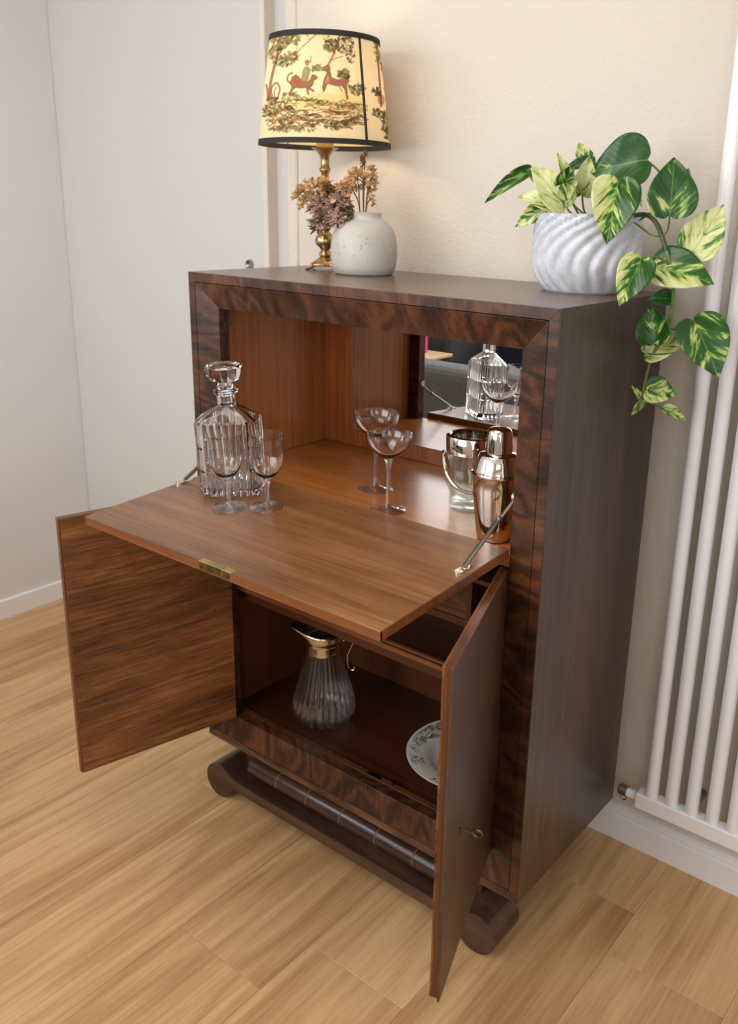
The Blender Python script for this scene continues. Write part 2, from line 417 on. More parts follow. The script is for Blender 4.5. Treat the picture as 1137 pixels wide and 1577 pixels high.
# front wall with window opening behind the camera
wf = MB(); wx0, wx1, wz0, wz1 = -.55, 1.25, .9, 2.3
wf.box(XL, wx0, YF-.1, YF, 0, ZC).box(wx1, XR, YF-.1, YF, 0, ZC).box(wx0, wx1, YF-.1, YF, 0, wz0).box(wx0, wx1, YF-.1, YF, wz1, ZC)
tag(wf.obj('wall_front', M_wall_l), kind='structure')
w1 = MB()
for b in ((wx0, wx1, wz0, wz0+.05), (wx0, wx1, wz1-.05, wz1), (wx0, wx0+.05, wz0, wz1), (wx1-.05, wx1, wz0, wz1), (.32, .38, wz0, wz1)):
    w1.box(b[0], b[1], YF-.07, YF-.02, b[2], b[3])
w1o = tag(w1.obj('window_1', M_white), kind='structure')
def window_frame(name, axis, at, a0, a1, z0, z1, d):
    m_ = MB()
    for (p, q, r0, r1) in ((a0-.05, a0, z0-.05, z1+.05), (a1, a1+.05, z0-.05, z1+.05), (a0, a1, z0-.05, z0), (a0, a1, z1, z1+.05)):
        if axis == 'x': m_.box(min(at, at+d), max(at, at+d), p, q, r0, r1)
        else: m_.box(p, q, min(at, at+d), max(at, at+d), r0, r1)
    tag(m_.obj(name, M_white), kind='structure')
window_frame('added_frame_2', 'x', XL, -2.10, -1.00, 1.45, 2.25, .03)  # unseen frames added on solid walls to go with the area lights
window_frame('added_frame_3', 'x', XR, -1.55, -.25, .90, 2.30, -.03)
window_frame('added_frame_4', 'y', YF, 1.90, 3.00, .75, 2.25, .03)
# baseboards
def baseboard(name, prof, axis, a0, a1, m=M_white):
    return tag(MB().prism(prof, axis, a0, a1).obj(name, m, smooth=False), kind='structure')
y = YB
baseboard('baseboard_back', [(y, 0), (y-.0165, 0), (y-.0165, .062), (y-.013, .066), (y-.013, .070), (y-.009, .078), (y-.007, .086), (y, .088)], 'x', -.13, XR)
baseboard('baseboard_left', [(XL, 0), (XL+.014, 0), (XL+.014, .064), (XL+.010, .066), (XL, .066)], 'y', YF, .49)
# white door leaf in the recess and its trims
door = MB().box(XL+.001, -.286, .497, .535, .004, 2.3).obj('door_1', M_leaf, bevel=.003); tag(door, kind='structure')
hp = MB().lathe([(.0001, 0), (.006, .001), (.0085, .004), (.0115, .0055), (.014, .005), (.0145, .0)], 24, cap0=False)
h = hp.obj('door_handle', M_nickel, door, smooth=True, loc=(-.352, .497, 1.243), rot=(PI/2, 0, 0))
tag(MB().box(-.276, -.256, .478, .535, 0, 2.34).obj('trim_1', M_wall, bevel=.003), kind='structure')
tag(MB().box(-.168, -.1305, .462, .535, 0, ZC).obj('trim_2', M_wall, bevel=.008, seg=3), kind='structure')
tag(MB().box(-.256, -.168, .515, .535, 0, ZC).obj('trim_3', M_leaf), kind='structure')

# ---------------------------------------------------------------- drinks cabinet
CW, CD, CH, CB = .90, .42, 1.266, .131
CO = (.45, .21, 0)
V_ = .0012
cab = empty('drinks_cabinet', CO, 'dark walnut drinks cabinet with mitred front, open flap and open lower doors on scroll feet', 'cabinet')
def cp(mb, name, mat, bevel=.0008, parent=None, smooth=False, label=None, **k):
    o = mb.obj(name, mat, parent or cab, smooth=smooth, bevel=bevel, off=None if parent else CO, **k)
    if label: o['label'] = label
    return o
cp(MB().box(.0197, CW-.0197, .0202, CD, CH-.022, CH-V_), 'top_panel', W_top, .0006)
cp(MB().box(CW-.0195, CW-V_, .0202, CD, CB, CH-.0008), 'side_panel', W_side)
cp(MB().box(V_, .0195, .0202, CD, CB, CH-.0008), 'side_panel', W_side)
cp(MB().box(.020, CW-.020, .404, CD, CB, CH-.022), 'back_panel', W_lowin)
cp(MB().box(.020, CW-.020, .02, .404, CB, CB+.015), 'bottom_panel', W_lowin)
cp(MB().box(CW-V_+.0001, CW, .0006, CD, CB+.0004, CH-.0004), 'side_veneer', W_side, 0)
cp(MB().box(0, V_-.0001, .0006, CD, CB+.0004, CH-.0004), 'side_veneer', W_side, 0)
cp(MB().box(.0004, CW-.0004, .0006, CD, CH-V_+.0001, CH), 'top_veneer', W_top, 0)
# thin outer face strips, mitred
S1 = .0198
def quad_prism(pts, y0, y1): return MB().prism(pts, 'y', y0, y1)
cp(quad_prism([(V_, CH-V_), (CW-V_, CH-V_), (CW-S1, CH-S1), (S1, CH-S1)], 0, .02), 'face_strip', W_fz, .0006)
cp(quad_prism([(V_, CB+V_), (S1, CB+S1), (CW-S1, CB+S1), (CW-V_, CB+V_)], 0, .02), 'face_strip', W_sx, .0006)
cp(quad_prism([(V_, CB+V_), (V_, CH-V_), (S1, CH-S1), (S1, CB+S1)], 0, .02), 'face_strip', W_fx, .0006)
cp(quad_prism([(CW-V_, CB+V_), (CW-S1, CB+S1), (CW-S1, CH-S1), (CW-V_, CH-V_)], 0, .02), 'face_strip', W_fx, .0006)
# bevelled mitred frame pieces sloping inward
a = .0213; i0 = .0747; zt0, zt1 = CH-a, 1.1925; zb0, zb1 = CB+a, .206
def sloped(p_out0, p_out1, p_in1, p_in0, mat):
    yo, yi, yk = .0005, .0176, .044
    O0, O1, I1, I0 = [(p[0], p[1]) for p in (p_out0, p_out1, p_in1, p_in0)]
    v = [(O0[0], yo, O0[1]), (O1[0], yo, O1[1]), (I1[0], yi, I1[1]), (I0[0], yi, I0[1]),
         (O0[0], yk, O0[1]), (O1[0], yk, O1[1]), (I1[0], yk, I1[1]), (I0[0], yk, I0[1])]
    mb = MB().add(v, [(0, 1, 2, 3), (7, 6, 5, 4), (0, 4, 5, 1), (1, 5, 6, 2), (2, 6, 7, 3), (3, 7, 4, 0)])
    return cp(mb, 'mitred_frame', mat, .0006)
OL, OR_ = a, CW-a; IL, IR = i0, CW-i0
sloped((OL, zt0), (OR_, zt0), (IR, zt1), (IL, zt1), W_fz)
sloped((OL, zb0), (OR_, zb0), (IR, zb1), (IL, zb1), W_fz)
sloped((OL, zb0), (OL, zt0), (IL, zt1), (IL, zb1), W_fx)
sloped((OR_, zb0), (OR_, zt0), (IR, zt1), (IR, zb1), W_fx)
# upper compartment
ZD, YM = .830, .386
cp(MB().box(.02, .040, .044, .400, ZD, 1.244), 'inner_side', W_in)
cp(MB().box(CW-.040, CW-.02, .044, .400, ZD, 1.244), 'inner_side', W_in)
cp(MB().box(.04, CW-.04, .044, .400, 1.228, 1.2435), 'inner_ceiling', W_in)
cp(MB().box(.02, CW-.02, .022, .404, ZD-.026, ZD-.0005), 'deck', W_deck)
mx0, mx1, mz0, mz1 = .130, CW-.130, .867, 1.205
cp(MB().box(.040, mx0, YM, .404, ZD, 1.228), 'mirror_frame', W_back)
cp(MB().box(mx1, CW-.040, YM, .404, ZD, 1.228), 'mirror_frame', W_back)
cp(MB().box(mx0, mx1, YM, .404, ZD, mz0), 'mirror_frame', W_back)
cp(MB().box(mx0, mx1, YM, .404, mz1, 1.228), 'mirror_frame', W_back)
cp(MB().box(mx0, mx1, YM+.002, .403, mz0, mz1), 'mirror', M_mirror, 0, label='mirror in the back of the upper compartment')
# small steel runner at the top of the left stile
cp(MB().box(.0755, .0775, .046, .052, 1.15, 1.19), 'steel_catch', M_iron, 0)
# drop flap
th = math.atan(.0668)
flap_len, flap_t = .3523, .0188
flap = MB().box(.084, .828, -flap_len, 0, -flap_t, 0).obj('drop_flap', W_lid, cab, bevel=.0012,
        loc=(-CO[0], .0095-CO[1], .845), rot=(th, 0, 0))
flap['label'] = 'reddish brown drop-down flap of the cabinet'
MB().box(.084, .828, -flap_len-.0006, -flap_len+.004, -flap_t+.0015, -.0025).obj('lipping', W_edge, flap)
MB().box(.8235, .8286, -flap_len+.004, -.01, -flap_t+.0015, -.0025).obj('lipping', W_edge, flap)
lk = MB().box(.423, .506, -flap_len-.0014, -flap_len+.012, -.0165, .0008).obj('lock_plate', M_lock, flap, bevel=.0012)
lk['label'] = 'brass lock on the front edge of the flap'
MB().box(.446, .484, -flap_len-.0030, -flap_len+.010, -.0125, .0022).obj('lock_bolt', M_brass, flap, bevel=.001)
for x in (.431, .498):
    MB().lathe([(.0026, 0), (.0026, .0012), (.0014, .0018)], 12).obj('screw', M_darkmetal, flap, loc=(x, -flap_len-.0014, -.008), rot=(PI/2, 0, 0))
# folding stays
def stay(x, xs):
    zf = .845-.0668*(.0095+.108)
    foot = (x, -.108, zf+.0015)
    mb = MB()
    mb.tube([(x, -.096, zf), (x, -.096, zf+.003)], .009, 16, flat=None)
    mb.tube([(x, -.120, zf-.001), (x, -.120, zf+.0025)], .0075, 16)
    mb.box(x-.0075, x+.0075, -.118, -.098, zf-.001, zf+.0028)
    cp(mb, 'stay_foot', M_steel, 0, smooth=True)
    A = Vector((x, -.104, zf+.005)); J = Vector((x, -.002, .8985)); E_ = Vector((xs, .034, .929))
    cp(MB().tube([A, J+Vector((0, .006, .0035))], .0052, 8, flat=.6), 'stay_arm', M_iron, 0, smooth=True)
    cp(MB().tube([J, E_], .0032, 8, flat=.6), 'stay_arm', M_iron, 0, smooth=True)
    cp(MB().ball(J, .0052, 10, 6), 'stay_rivet', M_iron, 0, smooth=True)
    s = 1 if xs > .45 else -1
    cp(MB().tube([(E_.x-s*.004, E_.y, E_.z+.003), (E_.x+s*.004, E_.y, E_.z+.003)], .0085, 14), 'stay_bracket', M_steel, 0, smooth=True)
stay(.811, .8205); stay(.089, .0795)
# lower compartment
ZL = .203
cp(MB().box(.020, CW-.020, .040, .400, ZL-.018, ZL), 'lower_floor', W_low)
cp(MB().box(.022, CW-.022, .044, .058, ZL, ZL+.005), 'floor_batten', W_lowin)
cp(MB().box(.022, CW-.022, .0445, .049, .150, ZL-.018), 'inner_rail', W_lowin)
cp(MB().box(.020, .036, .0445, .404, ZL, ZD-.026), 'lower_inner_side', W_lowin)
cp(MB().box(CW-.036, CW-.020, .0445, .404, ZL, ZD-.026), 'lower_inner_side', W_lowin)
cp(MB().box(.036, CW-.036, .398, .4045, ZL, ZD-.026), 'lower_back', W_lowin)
cp(MB().box(.480, .515, .046, .055, ZL+.005, ZL+.0075), 'bolt_keeper', M_darkmetal, .0004)
cp(MB().box(.545, .551, .050, .062, ZL, ZL+.013), 'bolt_keeper', M_darkmetal, .0004)
# lined tray shelf with a bead row
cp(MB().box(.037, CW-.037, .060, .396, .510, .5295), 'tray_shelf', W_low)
cp(MB().box(.037, CW-.037, .0455, .0495, .531, .5415), 'shelf_rail', W_edge)
cp(MB().box(.037, CW-.037, .056, .062, .506, .531), 'shelf_rail', W_low)
cp(MB().box(.037, CW-.037, .057, .066, .5296, .5435), 'shelf_rail', W_edge)
cp(MB().box(.037, CW-.037, .0495, .0568, .529, .5345), 'shelf_rail', W_low)
bead = bpy.data.meshes.new('bead'); b_ = MB().ball((0, 0, 0), .0029, 8, 6)
bead.from_pydata(b_.v, [], b_.f); bead.materials.append(M_silver)
for p in bead.polygons: p.use_smooth = True
for k in range(34):
    o = bpy.data.objects.new('bead', bead); COL.objects.link(o); o.parent = cab
    o.location = (.46+k*.0105-CO[0], .053-CO[1], .5363)
# pigeon holes on the shelf
cp(MB().box(.037, CW-.037, .238, .252, .5297, .545), 'cubby_rail', W_edge)
cp(MB().box(.037, CW-.037, .238, .252, .785, .8035), 'cubby_rail', W_edge)
for x in (.595, .300): cp(MB().box(x, x+.013, .238, .395, .545, .785), 'cubby_divider', W_edgez)
cp(MB().box(.037, .300, .246, .258, .545, .785), 'drawer_front', W_door)
cp(MB().box(.313, .595, .246, .258, .545, .785), 'drawer_front', W_door)
cp(MB().box(.608, CW-.037, .240, .395, .640, .650), 'cubby_shelf', W_edge)
# doors
def cab_door(px, py, ux, uy, w, inward, name):
    t = .0175; z0, z1 = .213, .8
    ang = math.atan2(uy, ux)
    y0, y1 = (0, t) if inward > 0 else (-t, 0)
    loc = (px-CO[0], py-CO[1], 0)
    # outer veneer layer, core and inner veneer
    yo = (y0, y0+.004) if inward > 0 else (y1-.004, y1)
    yi = (y1-.0035, y1) if inward > 0 else (y0, y0+.0035)
    core = MB().box(0, w-.004 if inward < 0 else w, y0+.003, y1-.003, z0, z1)
    d = core.obj('door', W_edgez, cab, bevel=.0006, loc=loc, rot=(0, 0, ang))
    MB().box(0, w, yo[0], yo[1], z0-.003, z1).obj('outer_veneer', W_doorout, d, bevel=.0006)
    MB().box(0, w-.004, yi[0], yi[1], z0, z1).obj('inner_veneer', W_door, d, bevel=.0006)
    for zz in ((z0+.02, z0+.085), (z1-.10, z1-.035)):
        pass
    return d, ang
dl, al = cab_door(.0785, .012, -.2300, -.9732, .3735, 1, 'left')
dl['label'] = 'left lower door standing open with its oak inside showing'
dr, ar = cab_door(.8192, .0308, .3450, -.9386, .3860, -1, 'right')
dr['label'] = 'right lower door standing open with its dark outer side showing'
# key in the right door (outer face is local y=0 side)
kx, kz = .296, .468
MB().tube([(kx, -.002, kz), (kx, .020, kz)], .0022, 10).obj('key_shank', M_iron, dr, smooth=True)
MB().tube([(kx, .010, kz), (kx, .0125, kz)], .0048, 12).obj('key_collar', M_iron, dr, smooth=True)
ring = [(kx+.0035*math.sin(t), .0275-.0080*math.cos(t), kz+.0090*math.sin(t)) for t in [2*PI*i/20 for i in range(21)]]
MB().tube(ring, .0019, 8, cap=False).obj('key_bow', M_iron, dr, smooth=True)
MB().box(kx-.003, kx+.003, -.0003, .0006, kz-.010, kz+.006).obj('key_plate', M_darkmetal, dr, bevel=.0008)
# hinges
for xx in (.078, .8235):
    for z in (.27, .74):
        cp(MB().tube([(xx, .004, z), (xx, .004, z+.05)], .0035, 10), 'hinge', M_darkmetal, 0, smooth=True)
# plinth under the carcass, front bar with scroll ends, roller moulding
cp(MB().box(.10, .80, .06, .38, .0, CB), 'plinth', W_base)
R = .0445
def scroll_profile():
    cx0, cx1 = .070, .830
    pts = []
    # left scroll, starting where the bar underside meets it, going clockwise over the top
    zlo, zhi = .040, .068
    for k in range(0, 23):
        t = math.radians(-14-k*(360-14-90)/22.0) if False else None
    n = 22
    a0, a1 = math.radians(-20), math.radians(-270)
    for k in range(n+1):
        t = a0+(a1-a0)*k/n
        pts.append((cx0+R*math.cos(t), R+R*math.sin(t)))
    # top shoulder sweeps down onto the bar
    for k in range(1, 9):
        s = k/8
        pts.append((cx0+.075*s, 2*R-(2*R-zhi)*(s*s*(3-2*s))))
    for k in range(0, 9):
        s = 1-k/8
        pts.append((cx1-.075*s, 2*R-(2*R-zhi)*(s*s*(3-2*s))))
    a0, a1 = math.radians(90), math.radians(-160)
    for k in range(1, n+1):
        t = a0+(a1-a0)*k/n
        pts.append((cx1+R*math.cos(t), R+R*math.sin(t)))
    pts.append((cx1-R-.012, zlo)); pts.append((cx0+R+.012, zlo))
    return pts
cp(MB().prism(scroll_profile(), 'y', -.034, .062), 'scroll_foot_bar', W_base, .0015, smooth=False)
# half-round roller lying on the bar
roll_c = (.012, .099); rr_ = .023
def roller(x0, x1, r, mat, nm):
    v = []; n = 20
    prof = [(roll_c[0]+r*math.cos(2*PI*k/n), roll_c[1]+r*math.sin(2*PI*k/n)) for k in range(n)]
    return cp(MB().prism(prof, 'x', x0, x1), nm, mat, .0008, smooth=True)
xs = [.150, .247, .344, .447, .550, .653, .750]
for i in range(6): roller(xs[i], xs[i+1]-.0025, rr_, W_roll, 'roller')
for i in range(1, 6): roller(xs[i]-.0024, xs[i]-.0001, rr_+.0002, M_inlay, 'inlay_ring')
cp(MB().box(.10, .80, .030, .062, .066, CB), 'plinth', W_base)

# ---------------------------------------------------------------- table lamp
LX, LY, LZ = .124, .296, CH
lamp = empty('table_lamp', (LX, LY, LZ), 'antique brass table lamp with a cream hunting scene shade on the cabinet top', 'lamp')
prof = [(.0105, .030), (.014, .034), (.012, .040), (.0085, .044), (.0125, .050), (.0190, .056), (.0215, .064), (.0195, .074), (.0125, .081), (.0085, .086),
        (.0125, .091), (.013, .096), (.0085, .101), (.0075, .108), (.0088, .116), (.0080, .13), (.0072, .20), (.0074, .212), (.0105, .216), (.0105, .221), (.0080, .225), (.0082, .236),
        (.0085, .240), (.011, .248), (.018, .257), (.027, .263), (.0275, .265), (.012, .267)]
prof = [(a_*(1.18 if .1 < b_ < .245 else 1.08), b_) for a_, b_ in prof]
MB().lathe(prof, 32, rf=lambda t, z: 1+(.05*math.cos(12*t) if (.11 < z < .208 or .05 < z < .08) else 0)).obj('stand', M_brass, lamp, smooth=True, angle=60)
def foot_rf(t, z): return 1+(.42*max(0, math.cos(4*t+.6))**2)*max(0, (.030-z)/.030)
MB().lathe([(.030, .009), (.032, .011), (.029, .015), (.023, .021), (.015, .027), (.0105, .032)], 64, rf=foot_rf).obj('base', M_brass, lamp, smooth=True, angle=80)
for k in range(4):
    t = PI/2*k-.15
    pts = spline([(.022*math.cos(t), .022*math.sin(t), .016), (.036*math.cos(t), .036*math.sin(t), .014), (.044*math.cos(t), .044*math.sin(t), .005), (.056*math.cos(t), .056*math.sin(t), .0035)], 5)
    MB().tube(pts, [.0042]*8+[.0034]*(len(pts)-8), 8).obj('foot', M_brass, lamp, smooth=True)
MB().lathe([(.0195, .266), (.0195, .315)], 24).obj('socket', M_cream, lamp, smooth=True)
bulb = MB().ball((0, 0, .365), .026, 16, 12, (1, 1, 1.15))
mB, ntB, bsB = new_mat('lit_bulb'); bsB.inputs['Emission Color'].default_value = (1, .80, .55, 1); bsB.inputs['Emission Strength'].default_value = 10
bulb.obj('bulb', mB, lamp, smooth=True)
pl = bpy.data.lights.new('bulb_light', 'POINT'); pl.energy = 1.9; pl.color = (1, .80, .56); pl.shadow_soft_size = .035
plo = bpy.data.objects.new('bulb_light', pl); COL.objects.link(plo); plo.parent = lamp; plo.location = (0, 0, .365)

# shade: painted hunting scene as a colour attribute on a fine grid
rb, rt, zb, zt = .1455, .1170, .266, .485
NU, NV = 720, 210
SC = lin
phi = np.linspace(-PI, PI, NU, endpoint=False)[None, :].repeat(NV+1, 0)
vv = np.linspace(0, 1, NV+1)[:, None].repeat(NU, 1)         # 0 bottom .. 1 top
rad_ = rb+(rt-rb)*vv
VIEW = math.atan2(-1.54, 1.44)                               # side of the shade with the scene
# canvas coordinates: X 90..915, Y 100..700
wrapped = (phi+PI/2) % PI - PI/2
hw = 413+(333-413)*vv; xc = 503-25*vv
Xc = xc+hw*np.sin(wrapped)
bulge = np.cos(wrapped)*30
Yc = (712-575*vv)-bulge*0.2
base = np.array(lin((226, 208, 170))[:3]); img = np.ones((NV+1, NU, 3))*base
rs = np.random.RandomState(3)
def stroke(pts, w, col, al=.9):
    global img
    c = np.array(lin(col)[:3]); pts = np.array(pts, float)
    if len(pts) > 2:
        q = []
        for i in range(len(pts)-1):
            p0 = pts[max(i-1, 0)]; p1 = pts[i]; p2 = pts[i+1]; p3 = pts[min(i+2, len(pts)-1)]
            for k in range(4):
                t = k/4; q.append(.5*((2*p1)+(p2-p0)*t+(2*p0-5*p1+4*p2-p3)*t*t+(3*p1-p0-3*p2+p3)*t**3))
        q.append(pts[-1]); pts = np.array(q)
    x0, y0 = pts.min(0)-w-3; x1, y1 = pts.max(0)+w+3
    m_ = (Xc > x0) & (Xc < x1) & (Yc > y0) & (Yc < y1)
    if not m_.any(): return
    P = np.stack([Xc[m_], Yc[m_]], 1); dmin = np.full(len(P), 1e9)
    for a_, b_2 in zip(pts[:-1], pts[1:]):
        d = b_2-a_; L = max((d**2).sum(), 1e-6); t = np.clip(((P-a_)@d)/L, 0, 1)
        dmin = np.minimum(dmin, np.hypot(*(P-(a_+t[:, None]*d)).T))
    k = np.clip((w/2+1.-dmin)/2., 0, 1)*al
    img[m_] = img[m_]*(1-k[:, None])+c*k[:, None]
def blob(x, y, rx, ry, col, al=.9, ang=0):
    global img
    c = np.array(lin(col)[:3]); ca, sa = math.cos(ang), math.sin(ang)
    dx, dy = Xc-x, Yc-y
    e = np.hypot((dx*ca+dy*sa)/rx, (-dx*sa+dy*ca)/ry)
    k = np.clip((1.08-e)/.18, 0, 1)*al
    img = img*(1-k[..., None])+c*k[..., None]
OL_, BR, RD, DKG, TAN, LG = (100, 86, 50), (104, 64, 38), (118, 54, 38), (60, 58, 38), (166, 124, 76), (136, 128, 80)
def foliage(x, y, rx, ry, n, cols, s=1.):
    for _ in range(int(n*1.3)):
        t = rs.uniform(0, 2*PI); r_ = math.sqrt(rs.uniform(0, 1))
        px, py = x+rx*r_*math.cos(t), y+ry*r_*math.sin(t); g = rs.uniform(-1, 1)
        blob(px, py, 14*s*rs.uniform(.6, 1.2), 7.5*s*rs.uniform(.6, 1.2), cols[rs.randint(len(cols))], rs.uniform(.45, .85), g)
# ground: hills, banks and water
blob(330, 520, 210, 38, (206, 190, 128), .7, -.04); blob(560, 500, 190, 46, (200, 186, 124), .7, .10); blob(650, 470, 110, 34, (206, 192, 132), .6, .45)
for _ in range(150):
    x = rs.uniform(110, 690); yb_ = 485+rs.uniform(0, 150); L = rs.uniform(30, 95); am = rs.uniform(-16, 16)
    if yb_ > 610 and (x < 160 or x > 600): continue
    stroke([(x, yb_), (x+L*.35, yb_-am), (x+L*.7, yb_+am*.4), (x+L, yb_+rs.uniform(-8, 8))], rs.uniform(5, 12), (OL_, BR, DKG, TAN, LG)[rs.randint(5)], .75)
foliage(180, 520, 60, 50, 38, (OL_, DKG, LG)); foliage(240, 620, 80, 30, 30, (OL_, LG, BR)); foliage(400, 590, 130, 30, 30, (OL_, BR, TAN))
foliage(560, 610, 90, 22, 26, (OL_, LG, DKG)); foliage(640, 590, 60, 14, 14, (DKG, OL_)); foliage(600, 520, 90, 34, 26, (OL_, TAN, BR))
foliage(680, 420, 50, 30, 34, (OL_, LG, DKG)); foliage(300, 470, 60, 22, 18, (OL_, LG)); foliage(330, 640, 110, 14, 18, (LG, OL_))
for k in range(7): stroke([(440+rs.uniform(-10, 10), 500+k*14), (500, 488+k*15), (560, 512+k*12), (640, 508+k*11)], 4, (OL_, TAN, (226, 206, 160), BR)[k % 4], .8)
# left tree with foliage
stroke([(160, 480), (165, 400), (185, 320), (205, 250), (212, 180)], 20, RD, .8); stroke([(200, 270), (235, 225), (250, 160)], 8, RD, .8); stroke([(190, 300), (165, 250)], 7, BR, .8)
foliage(215, 190, 62, 44, 52, (OL_, LG, DKG)); foliage(300, 180, 42, 30, 26, (OL_, LG)); foliage(170, 240, 26, 26, 16, (OL_, LG)); foliage(245, 290, 60, 26, 34, (OL_, LG, DKG)); foliage(290, 270, 50, 24, 22, (LG, OL_))
stroke([(310, 300), (325, 250), (375, 205), (440, 152)], 5, BR, .85); stroke([(325, 250), (318, 190)], 4, OL_, .8)
# left mounted beast behind the tree
stroke([(180, 470), (172, 430), (188, 402), (212, 402), (226, 432), (216, 470)], 12, RD, .75); stroke([(195, 470), (192, 440), (204, 424)], 8, BR, .7); stroke([(150, 480), (146, 430), (136, 400)], 16, BR, .7)
def poly(pts, col, al=.85):
    global img
    c = np.array(lin(col)[:3]); P = np.array(pts, float)
    m_ = (Xc > P[:, 0].min()-2) & (Xc < P[:, 0].max()+2) & (Yc > P[:, 1].min()-2) & (Yc < P[:, 1].max()+2)
    x, y = Xc[m_], Yc[m_]; ins = np.zeros(len(x), bool)
    for a_, b_2 in zip(P, np.roll(P, -1, 0)):
        if a_[1] == b_2[1]: continue
        cr = ((a_[1] > y) != (b_2[1] > y)) & (x < (b_2[0]-a_[0])*(y-a_[1])/(b_2[1]-a_[1])+a_[0]); ins ^= cr
    k = ins*al; img[m_] = img[m_]*(1-k[:, None])+c*k[:, None]
# rider on a galloping horse
stroke([(288, 402), (270, 388), (276, 362), (300, 350)], 9, RD, .85)
poly([(285, 400), (296, 372), (320, 358), (342, 372), (360, 392), (388, 396), (404, 384), (410, 364), (426, 358), (450, 372), (442, 384), (428, 390), (424, 414), (408, 426), (432, 440), (428, 450), (398, 436), (402, 462), (392, 464), (380, 428), (350, 432), (322, 428), (306, 440), (290, 470), (280, 466), (296, 424)], RD)
poly([(300, 396), (318, 376), (340, 392), (352, 410), (330, 416), (306, 412)], (160, 92, 58), .6); stroke([(360, 410), (395, 408)], 5, (168, 112, 72), .7)
poly([(352, 392), (356, 350), (368, 322), (392, 318), (404, 340), (398, 372), (392, 396)], (126, 116, 74), .85); stroke([(372, 330), (378, 360), (370, 388)], 5, (176, 160, 110), .8)
blob(384, 304, 12, 13, (150, 100, 66), .9); stroke([(370, 298), (384, 290), (400, 298)], 6, RD, .85); stroke([(398, 332), (420, 340), (440, 322)], 5, BR, .8); stroke([(402, 300), (407, 268)], 5, BR, .8)
# stag turning its head
poly([(476, 418), (482, 384), (500, 350), (488, 340), (466, 330), (488, 316), (504, 304), (518, 318), (522, 345), (530, 370), (560, 380), (598, 372), (624, 360), (634, 384), (620, 405), (624, 440), (632, 478), (620, 480), (606, 430), (588, 412), (560, 416), (532, 410), (506, 406), (492, 440), (480, 452)], RD)
poly([(492, 392), (504, 362), (516, 372), (512, 396), (496, 404)], (190, 146, 96), .7); stroke([(540, 392), (580, 394), (610, 386)], 6, (160, 92, 60), .7); stroke([(575, 412), (592, 440)], 6, BR, .8)
stroke([(508, 305), (530, 265), (548, 215), (565, 165), (590, 140)], 12, (160, 84, 52), .85); stroke([(540, 250), (520, 210), (500, 190)], 5, BR, .8); stroke([(525, 285), (560, 270), (590, 262)], 5, BR, .75)
foliage(520, 210, 42, 34, 40, (OL_, LG, DKG)); foliage(600, 200, 48, 58, 60, (OL_, DKG, BR), .8); foliage(640, 255, 30, 34, 20, (BR, OL_), .7)
foliage(450, 325, 40, 22, 24, (LG, OL_)); foliage(600, 350, 34, 24, 30, (LG, OL_, DKG)); blob(606, 330, 10, 12, (150, 120, 70), .8)
foliage(480, 170, 24, 16, 10, (LG, (214, 190, 140)), .7); foliage(390, 160, 30, 26, 10, (LG, (214, 190, 140)), .7)
# right tree
stroke([(835, 490), (828, 420), (815, 330), (800, 220), (790, 150)], 15, RD, .8); foliage(800, 200, 26, 60, 30, (OL_, LG)); foliage(845, 250, 20, 70, 24, (OL_, BR)); blob(835, 455, 26, 30, RD, .6)
foliage(800, 420, 34, 20, 20, (OL_, DKG)); foliage(840, 530, 60, 22, 30, (DKG, OL_)); foliage(875, 600, 30, 60, 34, (OL_, DKG, BR)); stroke([(780, 545), (830, 560), (880, 620), (900, 670)], 6, DKG, .8)
# rough weave mottling
img *= (1+rs.uniform(-.035, .035, (NV+1, NU, 1)))
v = np.stack([rad_*np.cos(phi+VIEW), rad_*np.sin(phi+VIEW), zb+(zt-zb)*vv], -1).reshape(-1, 3)
idx = np.arange((NV+1)*NU).reshape(NV+1, NU); nx = np.roll(idx, -1, 1)
faces = np.stack([idx[:-1], nx[:-1], nx[1:], idx[1:]], -1).reshape(-1, 4)
me = bpy.data.meshes.new('lamp_shade'); me.from_pydata(v.tolist(), [], faces.tolist()); me.update()
ca_ = me.color_attributes.new('print', 'FLOAT_COLOR', 'POINT')
ca_.data.foreach_set('color', np.concatenate([img.reshape(-1, 3), np.ones((img.size//3, 1))], 1).astype(np.float32).ravel())
me.polygons.foreach_set('use_smooth', [True]*len(me.polygons))
msh, nt, bs = new_mat('printed_shade_cloth')
at = nd(nt, 'ShaderNodeAttribute'); at.attribute_name = 'print'
nt.links.new(at.outputs['Color'], bs.inputs['Base Color']); bs.inputs['Roughness'].default_value = .9; bs.inputs['Specular IOR Level'].default_value = .1
tr = nd(nt, 'ShaderNodeBsdfTranslucent'); nt.links.new(at.outputs['Color'], tr.inputs[0])
mx_ = nd(nt, 'ShaderNodeMixShader'); mx_.inputs[0].default_value = .30
nt.links.new(bs.outputs[0], mx_.inputs[1]); nt.links.new(tr.outputs[0], mx_.inputs[2]); nt.links.new(mx_.outputs[0], nt.nodes['Material Output'].inputs[0])
me.materials.append(msh)
sh = bpy.data.objects.new('lamp_shade', me); COL.objects.link(sh); sh.parent = lamp; sh['label'] = 'cream fabric shade printed with a hunting scene'
